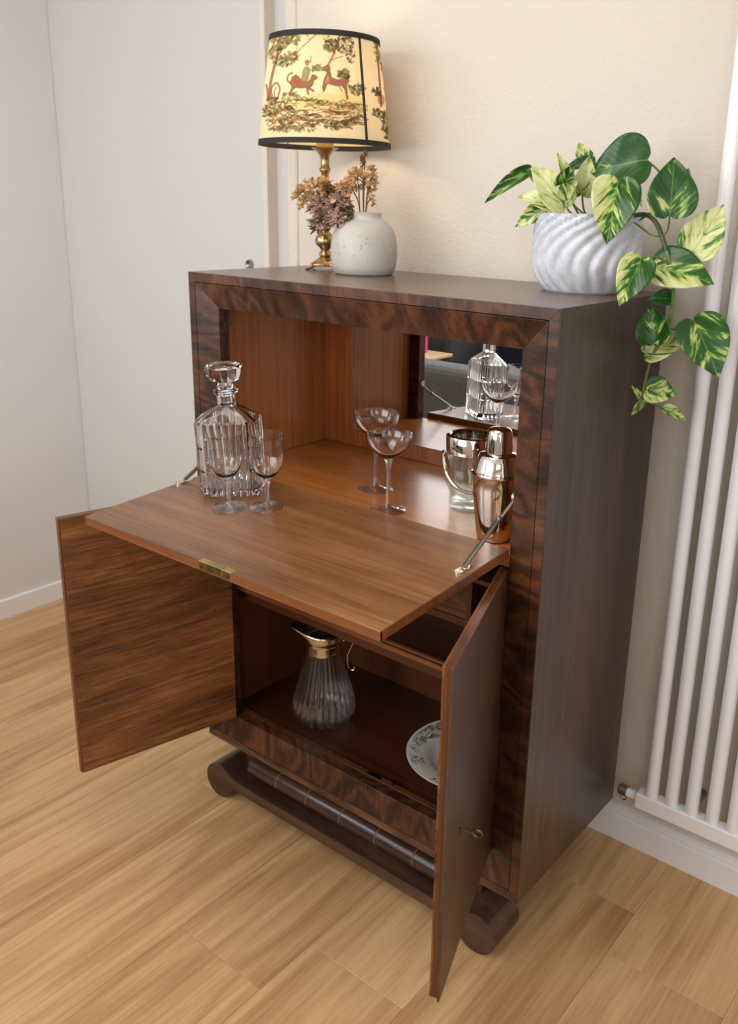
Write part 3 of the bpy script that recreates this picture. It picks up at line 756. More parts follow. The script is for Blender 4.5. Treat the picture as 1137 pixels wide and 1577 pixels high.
# trims
for r_, z_, n_ in ((rb, zb, 'lower'), (rt, zt, 'upper')):
    dz = .011; dr_ = (rb-rt)/(zt-zb)*dz; s = 1 if n_ == 'lower' else -1
    p_ = [(r_+.0016, z_), (r_-s*dr_+.0016, z_+s*dz), (r_-s*dr_-.001, z_+s*dz), (r_-.001, z_)]
    mb = MB(); mb.lathe(p_+[p_[0]], 96, cap0=False, cap1=False); mb.obj('braid_trim', M_black, lamp, smooth=True)
for ang, w_ in ((VIEW+math.asin(.60), .0028), (VIEW+math.asin(.60)+PI, .0028)):
    c_, s_ = math.cos(ang), math.sin(ang)
    MB().tube([((rb+.001)*c_, (rb+.001)*s_, zb+.01), ((rt+.001)*c_, (rt+.001)*s_, zt-.01)], w_, 8).obj('braid_seam', M_black, lamp, smooth=True)
# spider and seam wire
mb = MB()
for k in range(3):
    t = 2*PI*k/3+.5; mb.tube([(0, 0, .425), ((rt-.002)*math.cos(t), (rt-.002)*math.sin(t), zt-.006)], .0012, 6)
mb.tube([(0.028, 0, .315), (.032, 0, .38), (0, 0, .425)], .0012, 6).tube([(-.028, 0, .315), (-.032, 0, .38), (0, 0, .425)], .0012, 6)
mb.tube([(.028, 0, .315), (-.028, 0, .315)], .0012, 6)
mb.obj('shade_carrier', M_brass, lamp, smooth=True)

# ---------------------------------------------------------------- vase and dried flowers
VX, VY = .262, .272
vprof = [(.0001, 0), (.060, 0), (.0655, .004), (.0700, .018), (.0728, .040), (.0725, .062), (.0685, .085), (.060, .102), (.046, .1135), (.0385, .1165), (.0365, .119), (.0372, .127), (.0380, .1295), (.0360, .1305),
         (.0335, .128), (.0335, .118), (.055, .098), (.066, .06), (.062, .012), (.0001, .008)]
vase = MB().lathe(vprof, 64, cap0=False, cap1=False).obj('vase', M_vase, smooth=True, loc=(VX, VY, CH), angle=50)
tag(vase, 'round pale speckled stoneware vase beside the lamp on the cabinet', 'vase')
M_fl = [plain('dried_petal_tan', (204, 168, 122), .85, noise_amt=.3, nscale=60), plain('dried_petal_mauve', (178, 146, 128), .85, noise_amt=.35, nscale=50),
        plain('dried_petal_brown', (120, 84, 50), .85, noise_amt=.3), plain('dried_leaf_green', (112, 108, 58), .8, noise_amt=.3), plain('dried_stalk', (104, 86, 44), .8, noise_amt=.3)]
def petal(mb, c, d, s):
    d = Vector(d).normalized(); up = Vector((0, 0, 1)) if abs(d.z) < .9 else Vector((1, 0, 0))
    a = d.cross(up).normalized(); b = a.cross(d).normalized(); c = Vector(c)
    k = rs.uniform(-.35, .35)*s
    P = [c, c+d*s*.45+a*s*.34+b*.12*s, c+d*s*.85+a*s*.30-b*k*.6, c+d*s*1.05-b*k, c+d*s*.85-a*s*.30-b*k*.4, c+d*s*.45-a*s*.34+b*.12*s, c+d*s*.5-b*s*.08]
    mb.add([tuple(p) for p in P], [(0, 1, 6), (1, 2, 6), (2, 3, 6), (3, 4, 6), (4, 5, 6), (5, 0, 6)])
def head(c, r, n, s, mat, parent, name, sc=(1, 1, 1)):
    mb = MB()
    for _ in range(int(n*1.5)):
        d = Vector((rs.normal(), rs.normal(), rs.normal()+.15)).normalized()
        p = Vector(c)+Vector((d.x*r*sc[0], d.y*r*sc[1], d.z*r*sc[2]))*rs.uniform(.45, 1)
        for k in range(4):
            e = (d*.8+Vector((rs.normal(), rs.normal(), rs.normal()))*.6)
            petal(mb, p, e, s*rs.uniform(.7, 1.2))
    o = mb.obj(name, mat, parent, smooth=False)
    sd = o.modifiers.new('thickness', 'SOLIDIFY'); sd.thickness = .0006
    return o
def flower(label, root, heads, leaves=()):
    r0 = Vector((VX, VY, CH+.02))
    e = empty('dried_flower', tuple(r0), label, 'dried flower', 'dried flowers in the stoneware vase')
    nk = Vector(root)-r0
    for (c, r, n, s, mi, sc) in heads:
        c = Vector(c)-r0
        mid = nk*.5+c*.5+Vector((0, 0, .012))
        MB().tube(spline([(rs.uniform(-.01, .01), rs.uniform(-.01, .01), 0), tuple(nk), tuple(mid), tuple(c)], 6), .0014, 6).obj('stalk', M_fl[4], e, smooth=True)
        head(c, r, n, s, M_fl[mi], e, 'flower_head', sc)
    for (c, s, mi) in leaves:
        c = Vector(c)-r0; mb = MB()
        for k in range(5): petal(mb, c+Vector((rs.uniform(-.006, .006), rs.uniform(-.006, .006), rs.uniform(-.006, .006))), (-.4+rs.uniform(-.5, .5), -.5, rs.uniform(-.8, .4)), s)
        o = mb.obj('leaf', M_fl[mi], e); sd = o.modifiers.new('thickness', 'SOLIDIFY'); sd.thickness = .0006
    return e
NK = (.262, .262, CH+.128)
flower('small tan dried flower cluster reaching furthest left in front of the lamp', (.245, .258, CH+.131), [((.100, .245, 1.428), .017, 20, .012, 0, (1, 1, 1.2)), ((.113, .250, 1.452), .009, 7, .009, 0, (1, 1, 1))])
flower('large dried hydrangea head, mauve below and tan above, hiding the lamp column', (.242, .248, CH+.131), [((.166, .235, 1.437), .027, 34, .015, 0, (1.1, 1, .7)), ((.185, .225, 1.402), .029, 36, .017, 1, (1.1, 1, 1)), ((.188, .212, 1.375), .016, 14, .015, 1, (1, 1, .8)), ((.200, .228, 1.432), .02, 14, .014, 2, (1, 1, .8))],
       [((.185, .205, 1.36), .020, 3), ((.205, .205, 1.385), .018, 2)])
flower('mauve-brown dried flower head leaning over the vase rim', (.252, .245, CH+.131), [((.232, .228, 1.410), .022, 24, .016, 1, (1, 1, 1.1)), ((.228, .240, 1.440), .017, 16, .013, 0, (1, 1, .8)), ((.236, .215, 1.383), .013, 10, .015, 1, (1, 1, .9))],
       [((.262, .235, 1.395), .020, 3), ((.256, .235, 1.402), .018, 3)])
flower('tan dried flower cluster upright above the vase', (.258, .262, CH+.131), [((.250, .262, 1.466), .019, 26, .012, 0, (1.1, 1, .9)), ((.233, .252, 1.452), .012, 10, .011, 0, (1, 1, 1))])
flower('rightmost tan dried flower sprig with small side bud', (.272, .265, CH+.131), [((.279, .268, 1.474), .013, 14, .012, 0, (1, 1, 1)), ((.284, .268, 1.456), .011, 9, .011, 0, (1, 1, 1)), ((.290, .268, 1.424), .005, 3, .011, 0, (1, 1, 1))])
flower('tallest thin dried sprig with tiny brown buds', (.263, .268, CH+.131), [((.262, .272, 1.512), .006, 4, .008, 2, (1, 1, 1)), ((.257, .270, 1.502), .004, 3, .008, 2, (1, 1, 1))])

# ---------------------------------------------------------------- potted pothos
PX, PY = .776, .312
pothos = empty('potted_pothos', (PX, PY, CH), 'trailing variegated pothos in a white swirl-ribbed pot on the cabinet corner', 'plant')
Hp = .140
def pot_rf(t, z):
    ph = 20*(t-2.3*(z/Hp-.33)**2)
    env = min(1, max(0, (z-.004)/.012))
    return 1+env*(.034*math.sin(ph)+.008*math.sin(2*ph+1))
pp_ = []
for k in range(29):
    s = k/28; z = Hp*s
    r_ = .074+.026*math.sin(min(1, s/.42)*PI/2) if s < .42 else .100-.003*((s-.42)/.58)**1.5*1.6
    pp_.append((r_, z))
mb = MB(); mb.lathe([(.0001, 0)]+pp_+[(.0925, Hp+.001), (.090, Hp-.004), (.089, Hp-.03), (.0001, Hp-.032)], 264, rf=lambda t, z: pot_rf(t, z) if z < Hp+.0005 else 1+.03*math.sin(20*(t-2.3*.67**2)), cap0=False, cap1=False)
mb.obj('pot', M_pot, pothos, smooth=True, angle=70)
MB().lathe([(.0001, Hp-.018), (.05, Hp-.016), (.087, Hp-.020)], 40, cap0=False, cap1=False).obj('soil', M_soil, pothos, smooth=True)
o0 = Vector((PX, PY, CH))
def rel(p): return tuple(Vector(p)-o0)
def ribbon_leaf(B, T, w, kind, up=(.48, -.70, .55), fold=.25, droop=.18, asym=0., roll=0.):
    B = Vector(B)-o0; T = Vector(T)-o0; ax = T-B; L = ax.length; ax.normalize()
    up = Vector(up); n = (up-ax*up.dot(ax)).normalized(); s = ax.cross(n).normalized()
    if roll:
        q = Matrix.Rotation(roll, 3, ax); n = q @ n; s = q @ s
    W = w/2
    prof = [(-.055, .30), (-.045, .52), (.0, .74), (.07, .89), (.16, .975), (.27, 1.), (.40, .97), (.53, .86), (.66, .69), (.78, .48), (.88, .28), (.95, .13), (1.0, .0)]
    nu = 10; vs = []; uv = []
    for (vv_, ww) in prof:
        for k in range(nu+1):
            u = k/nu*2-1
            back = -.05*(1-abs(u)) if vv_ < .02 else 0
            yv = vv_
            if vv_ < .02: yv = vv_ + .06*max(0, 1-abs(u)*1.6)
            x = u*ww*W*(1+asym*(1 if u > 0 else -1))
            z = fold*abs(u)**1.4*ww*W - droop*L*(yv-.3)**2 + .035*W*math.sin(yv*11+u*4)
            p = B+ax*(yv*L)+s*x+n*z
            vs.append(tuple(p)); uv.append((.5+.5*u*ww, vv_))
    fs = []
    for i in range(len(prof)-1):
        for k in range(nu):
            a_ = i*(nu+1)+k; fs.append((a_, a_+1, a_+nu+2, a_+nu+1))
    me = bpy.data.meshes.new('leaf'); me.from_pydata(vs, [], fs); me.update()
    ul = me.uv_layers.new(name='UVMap')
    for lp in me.loops: ul.data[lp.index].uv = uv[lp.vertex_index]
    me.materials.append(LEAFM[kind]); me.polygons.foreach_set('use_smooth', [True]*len(me.polygons))
    o = bpy.data.objects.new('leaf', me); COL.objects.link(o); o.parent = pothos
    sd = o.modifiers.new('sub', 'SUBSURF'); sd.levels = 1; sd.render_levels = 1
    sd = o.modifiers.new('thickness', 'SOLIDIFY'); sd.thickness = .0007
    return o
LV = [((.654, .300, 1.482), (.590, .24, 1.425), .030, 4, dict(fold=.9)),
      ((.749, .270, 1.418), (.685, .25, 1.491), .068, 2, dict(fold=.3)),
      ((.713, .270, 1.419), (.668, .23, 1.382), .040, 1, {}),
      ((.741, .290, 1.449), (.732, .26, 1.510), .026, 2, dict(fold=1.1)),
      ((.768, .330, 1.499), (.713, .31, 1.484), .026, 0, dict(fold=.6)),
      ((.740, .360, 1.489), (.720, .36, 1.537), .038, 1, {}),
      ((.765, .300, 1.440), (.789, .27, 1.503), .048, 2, dict(fold=.5)),
      ((.886, .300, 1.500), (.790, .27, 1.482), .098, 0, dict(droop=.3, up=(.45, -.8, .35), asym=.0)),
      ((.853, .260, 1.466), (.872, .20, 1.364), .086, 3, dict(droop=.2)),
      ((.953, .260, 1.408), (.947, .27, 1.503), .086, 4, {}),
      ((.938, .330, 1.452), (.946, .34, 1.488), .024, 0, {}),
      ((.987, .290, 1.345), (1.024, .31, 1.429), .074, 2, dict(up=(.3, -.8, .3))),
      ((.932, .260, 1.325), (1.038, .27, 1.305), .086, 3, {}),
      ((.926, .225, 1.338), (.921, .165, 1.264), .062, 3, {}),
      ((.966, .278, 1.270), (.928, .262, 1.268), .034, 0, {}),
      ((.950, .258, 1.192), (.936, .262, 1.256), .060, 4, dict(fold=.7, roll=-.3)),
      ((.930, .270, 1.170), (.998, .29, 1.206), .050, 2, {}),
      ((1.003, .290, 1.236), (1.066, .28, 1.146), .094, 4, {}),
      ((.940, .270, 1.106), (.992, .28, 1.104), .056, 3, {}),
      ((.933, .270, 1.086), (.916, .26, 1.111), .012, 1, dict(fold=.6)),
      ((.936, .270, 1.084), (.920, .26, 1.056), .014, 1, dict(fold=.6)),
      ((.972, .280, 1.074), (1.013, .29, 1.058), .021, 1, dict(fold=.8)),
      ((.814, .360, 1.482), (.859, .34, 1.446), .026, 2, {}),
      ((.700, .290, 1.455), (.650, .285, 1.487), .040, 4, dict(fold=.5)),
      ((.840, .345, 1.440), (.868, .335, 1.425), .022, 2, {}),
      ((.742, .262, 1.415), (.668, .235, 1.440), .046, 2, dict(fold=.6, droop=.3)),
      ((.758, .258, 1.428), (.790, .225, 1.462), .040, 1, dict(fold=.7)),
      ((.735, .275, 1.450), (.765, .262, 1.492), .030, 4, dict(fold=.8))]
for B, T, w, k, kw in LV: ribbon_leaf(B, T, w, k, **kw)
main = [(.800, .31, 1.385), (.830, .305, 1.400), (.869, .30, 1.406), (.897, .29, 1.408), (.920, .28, 1.397), (.937, .275, 1.373), (.952, .27, 1.344), (.965, .27, 1.312), (.969, .275, 1.271), (.965, .275, 1.219), (.951, .275, 1.187), (.941, .27, 1.154), (.936, .27, 1.120), (.935, .27, 1.091), (.952, .275, 1.081), (.972, .28, 1.073)]
sp_ = spline([rel(p) for p in main], 6)
MB().tube(sp_[:36], .0042, 8).obj('stem', M_stemd, pothos, smooth=True)
MB().tube(sp_[34:], [.0036-.0018*i/(len(sp_)-35) for i in range(len(sp_)-34)], 8).obj('stem', M_stem, pothos, smooth=True)
PET = [[(.800, .30, 1.39), (.75, .29, 1.425), (.70, .30, 1.475), (.654, .30, 1.482)], [(.79, .30, 1.385), (.765, .28, 1.40), (.749, .27, 1.418)], [(.78, .29, 1.385), (.74, .28, 1.40), (.713, .27, 1.419)],
       [(.79, .30, 1.385), (.76, .295, 1.41), (.741, .29, 1.449)], [(.80, .33, 1.385), (.80, .34, 1.45), (.768, .33, 1.499)], [(.79, .34, 1.385), (.76, .355, 1.44), (.740, .36, 1.489)],
       [(.79, .31, 1.385), (.77, .305, 1.41), (.765, .30, 1.440)], [(.85, .32, 1.385), (.90, .32, 1.42), (.91, .315, 1.47), (.882, .31, 1.498)], [(.82, .30, 1.385), (.835, .28, 1.43), (.853, .26, 1.466)],
       [(.937, .275, 1.373), (.948, .27, 1.385), (.953, .26, 1.408)], [(.85, .33, 1.39), (.90, .34, 1.42), (.938, .33, 1.452)], [(.965, .27, 1.312), (.980, .28, 1.325), (.987, .29, 1.345)],
       [(.962, .27, 1.318), (.945, .265, 1.322), (.932, .26, 1.325)], [(.960, .27, 1.325), (.944, .245, 1.340), (.926, .225, 1.338)], [(.937, .275, 1.373), (.915, .28, 1.375), (.895, .275, 1.388), (.885, .27, 1.395)],
       [(.965, .275, 1.219), (.983, .28, 1.217), (.995, .288, 1.226), (1.003, .29, 1.236)], [(.951, .275, 1.187), (.950, .27, 1.187), (.950, .258, 1.192)], [(.941, .27, 1.160), (.935, .27, 1.162), (.930, .27, 1.170)],
       [(.969, .275, 1.271), (.967, .277, 1.270), (.966, .278, 1.270)], [(.935, .27, 1.105), (.938, .27, 1.106), (.940, .27, 1.106)], [(.85, .31, 1.385), (.83, .34, 1.44), (.814, .36, 1.482)], [(.935, .27, 1.095), (.934, .27, 1.09), (.933, .27, 1.086)]]
for p in PET: MB().tube(spline([rel(q) for q in p], 5), .0018, 6).obj('leaf_stalk', M_stem, pothos, smooth=True)

# ---------------------------------------------------------------- glassware
def flap_z(y): return .845-.0668*(.0095-y)
# decanter
DX, DY = .218, -.080
dec = empty('decanter', (DX, DY, flap_z(DY)+.0006), 'square fluted crystal decanter with a broad glass stopper on the flap', 'decanter', rot=(th, 0, 0))
def fluted_rect(w, d, ch, nf, nd_, amp, z, inset=0):
    """closed loop of a chamfered rectangle with fluted faces"""
    pts = []; w2, d2 = w/2-inset, d/2-inset
    def face(p, q, n, a_):
        p = Vector(p); q = Vector(q); dr2 = q-p; nn = Vector((dr2.y, -dr2.x)).normalized(); m_ = n*6
        for i in range(m_):
            t = i/m_; pts.append(tuple(p+dr2*t-nn*(a_*abs(math.sin(PI*n*t)))) + (z,))
    face((-w2+ch, -d2), (w2-ch, -d2), nf, amp); face((w2-ch, -d2), (w2, -d2+ch), 1, 0); face((w2, -d2+ch), (w2, d2-ch), nd_, amp)
    face((w2, d2-ch), (w2-ch, d2), 1, 0); face((w2-ch, d2), (-w2+ch, d2), nf, amp); face((-w2+ch, d2), (-w2, d2-ch), 1, 0)
    face((-w2, d2-ch), (-w2, -d2+ch), nd_, amp); face((-w2, -d2+ch), (-w2+ch, -d2), 1, 0)
    return pts
def loft(mb, loops, cap0=True, cap1=True):
    n = len(loops[0]); v = [p for l in loops for p in l]; f = []
    for i in range(len(loops)-1):
        for k in range(n): f.append((i*n+k, i*n+(k+1) % n, (i+1)*n+(k+1) % n, (i+1)*n+k))
    if cap0: f.append(tuple(range(n))[::-1])
    if cap1: f.append(tuple(range((len(loops)-1)*n, len(loops)*n)))
    mb.add(v, f)
w, d = .124, .080
outer = [fluted_rect(w-.012, d-.012, .012, 7, 4, 0, 0), fluted_rect(w-.002, d-.002, .013, 7, 4, .0016, .006), fluted_rect(w, d, .014, 7, 4, .003, .012), fluted_rect(w, d, .014, 7, 4, .003, .052),
         fluted_rect(w-.004, d-.004, .014, 7, 4, .001, .0545), fluted_rect(w+.001, d+.001, .014, 7, 4, .003, .057), fluted_rect(w+.001, d+.001, .014, 7, 4, .003, .101), fluted_rect(w-.003, d-.003, .014, 7, 4, .001, .1035),
         fluted_rect(w+.002, d+.002, .014, 7, 4, .003, .106), fluted_rect(w+.002, d+.002, .014, 7, 4, .003, .152), fluted_rect(w-.004, d-.004, .014, 7, 4, 0, .158)]
n_ = len(outer[0])
def morph(loop, r, z, t):
    out = []
    for p in loop:
        a_ = math.atan2(p[1], p[0]); out.append((p[0]*(1-t)+r*math.cos(a_)*t, p[1]*(1-t)+r*math.sin(a_)*t, z))
    return out
base_l = outer[-1]
outer += [morph(base_l, .019, .168, .35), morph(base_l, .019, .178, .72), morph(base_l, .0185, .184, 1), morph(base_l, .0185, .206, 1), morph(base_l, .022, .208, 1), morph(base_l, .0245, .211, 1), morph(base_l, .0245, .214, 1), morph(base_l, .0215, .2165, 1)]
inner_l = fluted_rect(w, d, .012, 7, 4, 0, .15, .007)
inner = [morph(inner_l, .014, .2165, 1), morph(inner_l, .0135, .186, 1), morph(inner_l, .014, .176, .7), morph(inner_l, .014, .165, .35), [(p[0], p[1], .152) for p in inner_l], [(p[0], p[1], .018) for p in inner_l], [(p[0]*.9, p[1]*.9, .012) for p in inner_l]]
mb = MB(); loft(mb, outer+inner)
mb.obj('decanter_body', G_crystal, dec, smooth=True, rot=(0, 0, math.radians(37)), angle=22)
st = MB().lathe([(.0001, .190), (.0118, .190), (.0128, .2168), (.0150, .2185), (.0175, .223), (.0150, .228), (.0130, .230), (.0190, .233), (.0275, .236), (.0340, .246), (.0370, .257), (.0370, .262), (.033, .2655), (.0001, .2665)], 12, cap0=False, cap1=False)
st.obj('stopper', G_crystal, dec, smooth=True, angle=20)

def wine_glass(loc, label, rotz):
    e = empty('wine_glass', loc, label, 'glass', 'small wine glasses on the flap', rot=(th, 0, rotz))
    MB().lathe([(.0001, 0), (.0335, 0), (.0342, .0012), (.0335, .0022), (.018, .0042), (.008, .008), (.0052, .014), (.0044, .030), (.0046, .045), (.0066, .052), (.0075, .0545), (.0058, .057), (.0062, .059), (.0001, .0605)], 40, cap0=False, cap1=False).obj('stem_and_foot', G_foot, e, smooth=True, angle=60)
    fr = lambda t, z: 1+.018*math.cos(10*t)*max(0, min(1, (.118-z)/.03))
    MB().lathe([(.0001, .0606), (.006, .0608), (.0105, .063), (.020, .071), (.0275, .082), (.0318, .096), (.0330, .112), (.0322, .128), (.0318, .140), (.0335, .151), (.0328, .1513), (.0308, .140), (.0312, .128), (.0318, .112), (.0305, .096), (.0262, .083), (.0185, .073), (.0080, .067), (.0001, .066)], 60, rf=fr, cap0=False, cap1=False).obj('bowl', G_clear, e, smooth=True, angle=60)
    return e
wine_glass((.280, -.148, flap_z(-.148)+.0005), 'small stemmed wine glass in front of the decanter, left of the pair', .2)
wine_glass((.342, -.105, flap_z(-.105)+.0005), 'small stemmed wine glass right of the decanter corner', .9)
def coupe(loc, label, s):
    e = empty('coupe_glass', loc, label, 'glass', 'champagne coupes on the cabinet deck')
    P = lambda l: [(r*s, z*s) for r, z in l]
    MB().lathe(P([(.0001, 0), (.0370, 0), (.0375, .0012), (.0368, .0022), (.020, .0045), (.009, .008), (.0052, .015), (.0044, .04), (.0046, .085), (.0060, .100), (.010, .1085), (.0001, .1098)]), 40, cap0=False, cap1=False).obj('stem_and_foot', G_foot, e, smooth=True, angle=60)
    MB().lathe(P([(.0001, .1100), (.010, .1102), (.020, .1150), (.033, .1265), (.0425, .140), (.0462, .1535), (.0464, .161), (.0452, .1612), (.0448, .1535), (.0410, .141), (.0318, .1285), (.019, .1180), (.008, .1145), (.0001, .1140)]), 60, cap0=False, cap1=False).obj('bowl', G_clear, e, smooth=True, angle=60)
    return e
coupe((.5135, .060, ZD+.0003), 'nearer of the two champagne coupes, just behind the flap hinge', .98)
coupe((.4075, .148, ZD+.0003), 'farther of the two champagne coupes, towards the mirror', 1.045)

# ice bucket
bk = empty('ice_bucket', (.628, .180, ZD+.0003), 'glass ice bucket with a chrome rim and hanging handle behind the cocktail shaker', 'ice bucket')
fr = lambda t, z: 1+.014*math.cos(8*t)*math.exp(-((z-.075)/.035)**2)
MB().lathe([(.0001, 0), (.038, 0), (.0405, .003), (.0410, .012), (.0405, .032), (.044, .044), (.0505, .058), (.0525, .074), (.0520, .092), (.0495, .112), (.0485, .122), (.0455, .122), (.0465, .112), (.0485, .090), (.0485, .074), (.0465, .060), (.040, .048), (.037, .035), (.036, .018), (.0001, .014)], 64, rf=fr, cap0=False, cap1=False).obj('glass_body', G_green, bk, smooth=True, angle=60)
MB().lathe([(.0492, .118), (.0505, .119), (.0520, .150), (.0505, .153), (.0440, .1545), (.0415, .152), (.0405, .120), (.0440, .1185)], 64, cap0=False, cap1=False).obj('chrome_rim', M_steel, bk, smooth=True, angle=40)
hv = []
ux_, uy_ = .79, .61
for k in range(25):
    t = PI*k/24; l = -.0555*math.cos(t)*(1+.10*math.sin(t)); dn = math.sin(t)
    fwd = .056*dn**.8
    hv.append((l*ux_+fwd*.607, l*uy_-fwd*.795, .118-.068*dn))
MB().tube(hv, .0034, 8, flat=1.3).obj('handle', M_steel, bk, smooth=True)

# cocktail shaker
sk = empty('cocktail_shaker', (.759, .070, ZD+.0003), 'polished steel cocktail shaker with a domed cap at the right of the deck', 'cocktail shaker')
MB().lathe([(.0001, 0), (.0290, 0), (.0318, .002), (.0335, .010), (.0375, .040), (.0415, .070), (.0445, .100), (.0458, .122), (.0478, .1235), (.0480, .127), (.0440, .128), (.0001, .128)], 72, cap0=False, cap1=False).obj('beaker', M_steel, sk, smooth=True, angle=50)
MB().lathe([(.0440, .1282), (.0448, .131), (.0430, .134), (.0385, .150), (.0350, .160), (.0320, .1625), (.0250, .164), (.0225, .165), (.0225, .168), (.0001, .168)], 72, cap0=False, cap1=False).obj('strainer_top', M_steel, sk, smooth=True, angle=50)
MB().lathe([(.0240, .1655), (.0247, .166), (.0243, .180), (.0232, .196), (.0215, .204), (.0180, .2085), (.0100, .2105), (.0001, .211)], 60, cap0=True, cap1=False).obj('cap', M_steel, sk, smooth=True, angle=50)

# claret jug
JX, JY = .252, .150
jug = empty('claret_jug', (JX, JY, ZL+.0005), 'ribbed glass claret jug with a silver spout and scroll handle in the lower compartment', 'jug')
jf = lambda t, z: 1+.022*math.cos(28*t+8*max(0, .1-z))*min(1, max(0, (z-.004)/.02))
jp = [(.0001, 0), (.045, 0), (.060, .005), (.072, .017), (.0765, .035), (.0755, .052), (.0690, .080), (.0600, .112), (.0510, .145), (.0445, .170), (.0405, .190)]
ji = [(.0375, .190), (.0415, .170), (.048, .145), (.057, .112), (.066, .080), (.0725, .052), (.0735, .035), (.069, .020), (.055, .011), (.0001, .009)]
MB().lathe(jp+ji, 168, rf=jf, cap0=False, cap1=False).obj('glass_body', G_jug, jug, smooth=True, angle=60)
MB().lathe([(.0415, .186), (.0430, .188), (.0420, .192), (.0425, .202), (.0405, .206), (.0400, .214), (.0425, .217), (.0400, .220), (.0370, .216), (.0385, .190)], 64, cap0=False, cap1=False).obj('silver_collar', M_silver, jug, smooth=True, angle=50)
# spout: flared lip drawn out towards the left of the view
mb = MB(); vs = []; n = 48; rows = [(0, 0, .0405, .216), (1, .25, .040, .222), (2, .6, .041, .230), (3, 1.0, .042, .238)]
sd_ = math.atan2(-.61, -.79)
for (i, e_, r_, z_) in rows:
    for k in range(n):
        t = 2*PI*k/n; c_ = max(0, math.cos((t-sd_)))**6
        r2 = r_-.003*e_+e_*.036*c_ + e_*.002; z2 = z_+e_*.018*c_
        vs.append((r2*math.cos(t), r2*math.sin(t), z2))
mb.add(vs, [(i*n+k, i*n+(k+1) % n, (i+1)*n+(k+1) % n, (i+1)*n+k) for i in range(3) for k in range(n)])
o = mb.obj('spout', M_silver, jug, smooth=True); sd = o.modifiers.new('t', 'SOLIDIFY'); sd.thickness = .0014
MB().lathe([(.034, .222), (.033, .226), (.022, .232), (.010, .236), (.006, .240), (.008, .246), (.005, .252), (.0001, .253)], 40, cap1=False).obj('lid', M_silver, jug, smooth=True, angle=50)
hx, hy = .79, .61
H_ = [(.040, .214), (.046, .228), (.060, .238), (.072, .236), (.0745, .218), (.066, .196), (.058, .172), (.0585, .150), (.066, .136), (.074, .138), (.073, .146)]
MB().tube(spline([(a_*hx, a_*hy, z_) for a_, z_ in H_], 6), .0024, 8).obj('handle', M_silver, jug, smooth=True)
MB().tube(spline([(a_*hx, a_*hy, z_) for a_, z_ in [(.046, .232), (.053, .222), (.048, .213), (.043, .218)]], 6), .0018, 8).obj('handle_curl', M_silver, jug, smooth=True)

# plate
PS = .93
plate = MB().lathe([(.0001, .006), (.055, .006), (.078, .007), (.090, .0145), (.100, .019), (.140, .0265), (.1425, .0275), (.1425, .0288), (.139, .0290), (.100, .0220), (.088, .0175), (.077, .0105), (.0001, .0095)], 96, cap0=False, cap1=False)
plate.lathe([(.060, .0065), (.062, 0), (.058, 0), (.056, .0065)], 64, cap0=False, cap1=False)
po = plate.obj('plate', M_plate, smooth=True, loc=(.628, .228, ZL+.0008), angle=50)
tag(po, 'cream plate with green floral rim in the lower compartment behind the right door', 'plate')

# ---------------------------------------------------------------- radiator
rad = empty('radiator', (1.165, .41, .15), 'white vertical tube radiator on the wall right of the cabinet', 'radiator')
RO = (1.165, .41, .15)
tubes_x = [.992+.0446*k for k in range(9)]
for x in tubes_x: MB().tube([(x, .41, .18), (x, .41, 1.93)], .0142, 20).obj('tube', M_rad, rad, smooth=True, off=RO)
for z0 in (.150, 1.925): MB().box(.960, 1.372, .394, .426, z0, z0+.038).obj('header', M_rad, rad, bevel=.004, off=RO, seg=3)
MB().tube([(.935, .410, .170), (.962, .410, .170)], .0105, 16).obj('valve_neck', M_rad, rad, smooth=True, off=RO)
MB().tube([(.917, .410, .171), (.920, .410, .171), (.937, .410, .171)], [.0105, .013, .013], 16).obj('valve', M_nickel, rad, smooth=True, off=RO)
MB().tube([(.928+.007*math.cos(t), .410, .153+.007*math.sin(t)) for t in [2*PI*i/14 for i in range(15)]], .0015, 6, cap=False).obj('drain_ring', M_nickel, rad, smooth=True, off=RO)
for x in (1.125, 1.30):
    for z in (1.80,):
        MB().box(x-.012, x+.012, .418, YB-.002, z, z+.02).obj('bracket', M_white, rad, bevel=.002, off=RO)
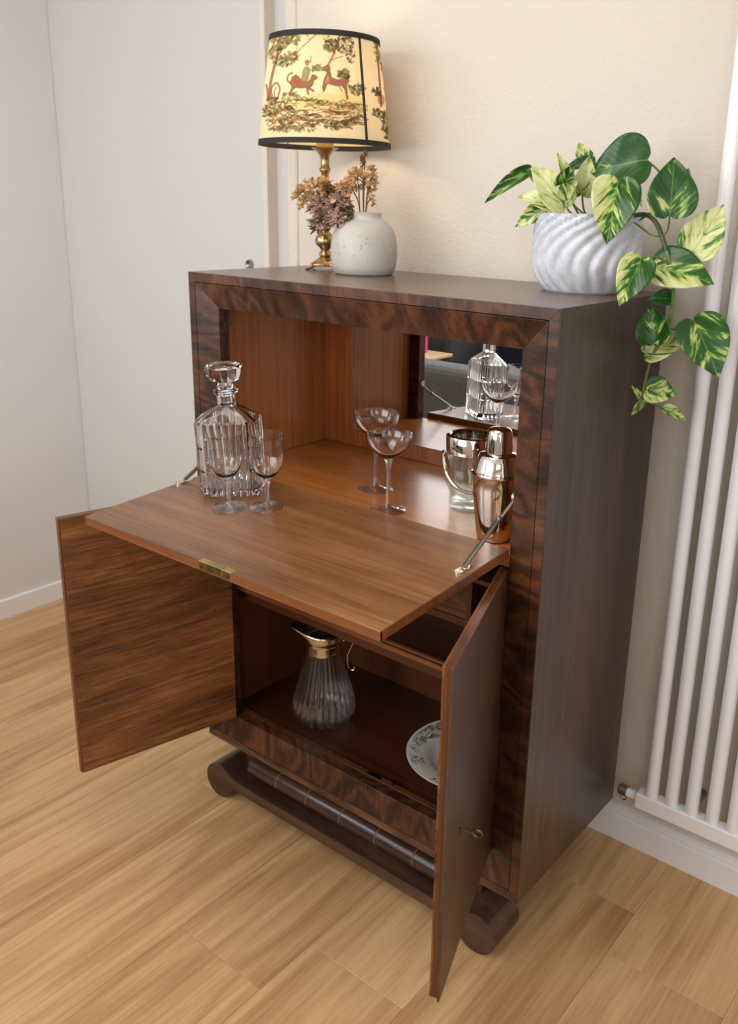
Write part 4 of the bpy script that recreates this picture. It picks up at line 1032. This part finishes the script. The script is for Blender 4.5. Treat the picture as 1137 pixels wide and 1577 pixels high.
MB().tube([(1.082, .424, .205), (1.082, YB-.001, .205)], .010, 12).obj('wall_fitting', M_nickel, rad, smooth=True, off=RO)

# ---------------------------------------------------------------- furniture reflected in the mirror
def make_sofa(loc, rotz, label, w, arm, bk):
    e = empty('sofa', loc, label, 'sofa', rot=(0, 0, rotz))
    def sp(b, nm, mt, bv=.03): MB().box(*b).obj(nm, mt, e, bevel=bv, seg=4)
    h = w/2
    sp((-h, h, 0, .62, .10, .38), 'base', M_sofa)
    sp((-h+.16, -.003, .03, .50, .385, .50), 'seat_cushion', M_sofa2, .04)
    sp((.003, h-.16, .03, .50, .385, .50), 'seat_cushion', M_sofa2, .04)
    sp((-h, h, .50, .68, .10, bk), 'backrest', M_sofa2, .05)
    sp((-h, -h+.155, 0, .50, .38, arm), 'armrest', M_sofa, .05)
    sp((h-.155, h, 0, .50, .38, arm), 'armrest', M_sofa, .05)
    for x in (-h+.08, h-.08):
        for y in (.06, .60): MB().lathe([(.018, 0), (.026, .10)], 12, c=(x, y, 0)).obj('leg', M_darkmetal, e)
    return e
make_sofa((-.65, -1.70, 0), 0, 'charcoal sofa with its back towards the cabinet, seen in the mirror', 1.15, .685, .76)
make_sofa((-.43, -1.73, 0), PI, 'taller charcoal sofa farther away, seen in the mirror', 1.62, .80, .90)
tray = MB().box(-.125, .125, -.105, .105, 0, .017).obj('tray', M_table, bevel=.004, loc=(-1.115, -1.545, .686)); tag(tray, 'pale birch board resting on the near sofa arm in the mirror', 'board')
bx_ = empty('card_box', (-1.165, -1.54, .7035), 'pink and white card box on the birch board in the mirror', 'box')
MB().box(-.055, .015, -.05, .05, 0, .15).obj('box_body', M_card, bx_, bevel=.002)
MB().box(.0155, .06, -.05, .05, 0, .15).obj('box_side', M_pink, bx_, bevel=.002)
MB().box(-.055, .0145, -.0515, -.0505, 0, .02).obj('box_band', M_pink, bx_)
cu = MB().box(-.20, .20, -.06, .06, -.17, .17).obj('cushion', M_blue, bevel=.05, loc=(-.80, -2.12, .68), rot=(-.25, 0, 0)); tag(cu, 'navy cushion on the far sofa in the mirror', 'cushion')
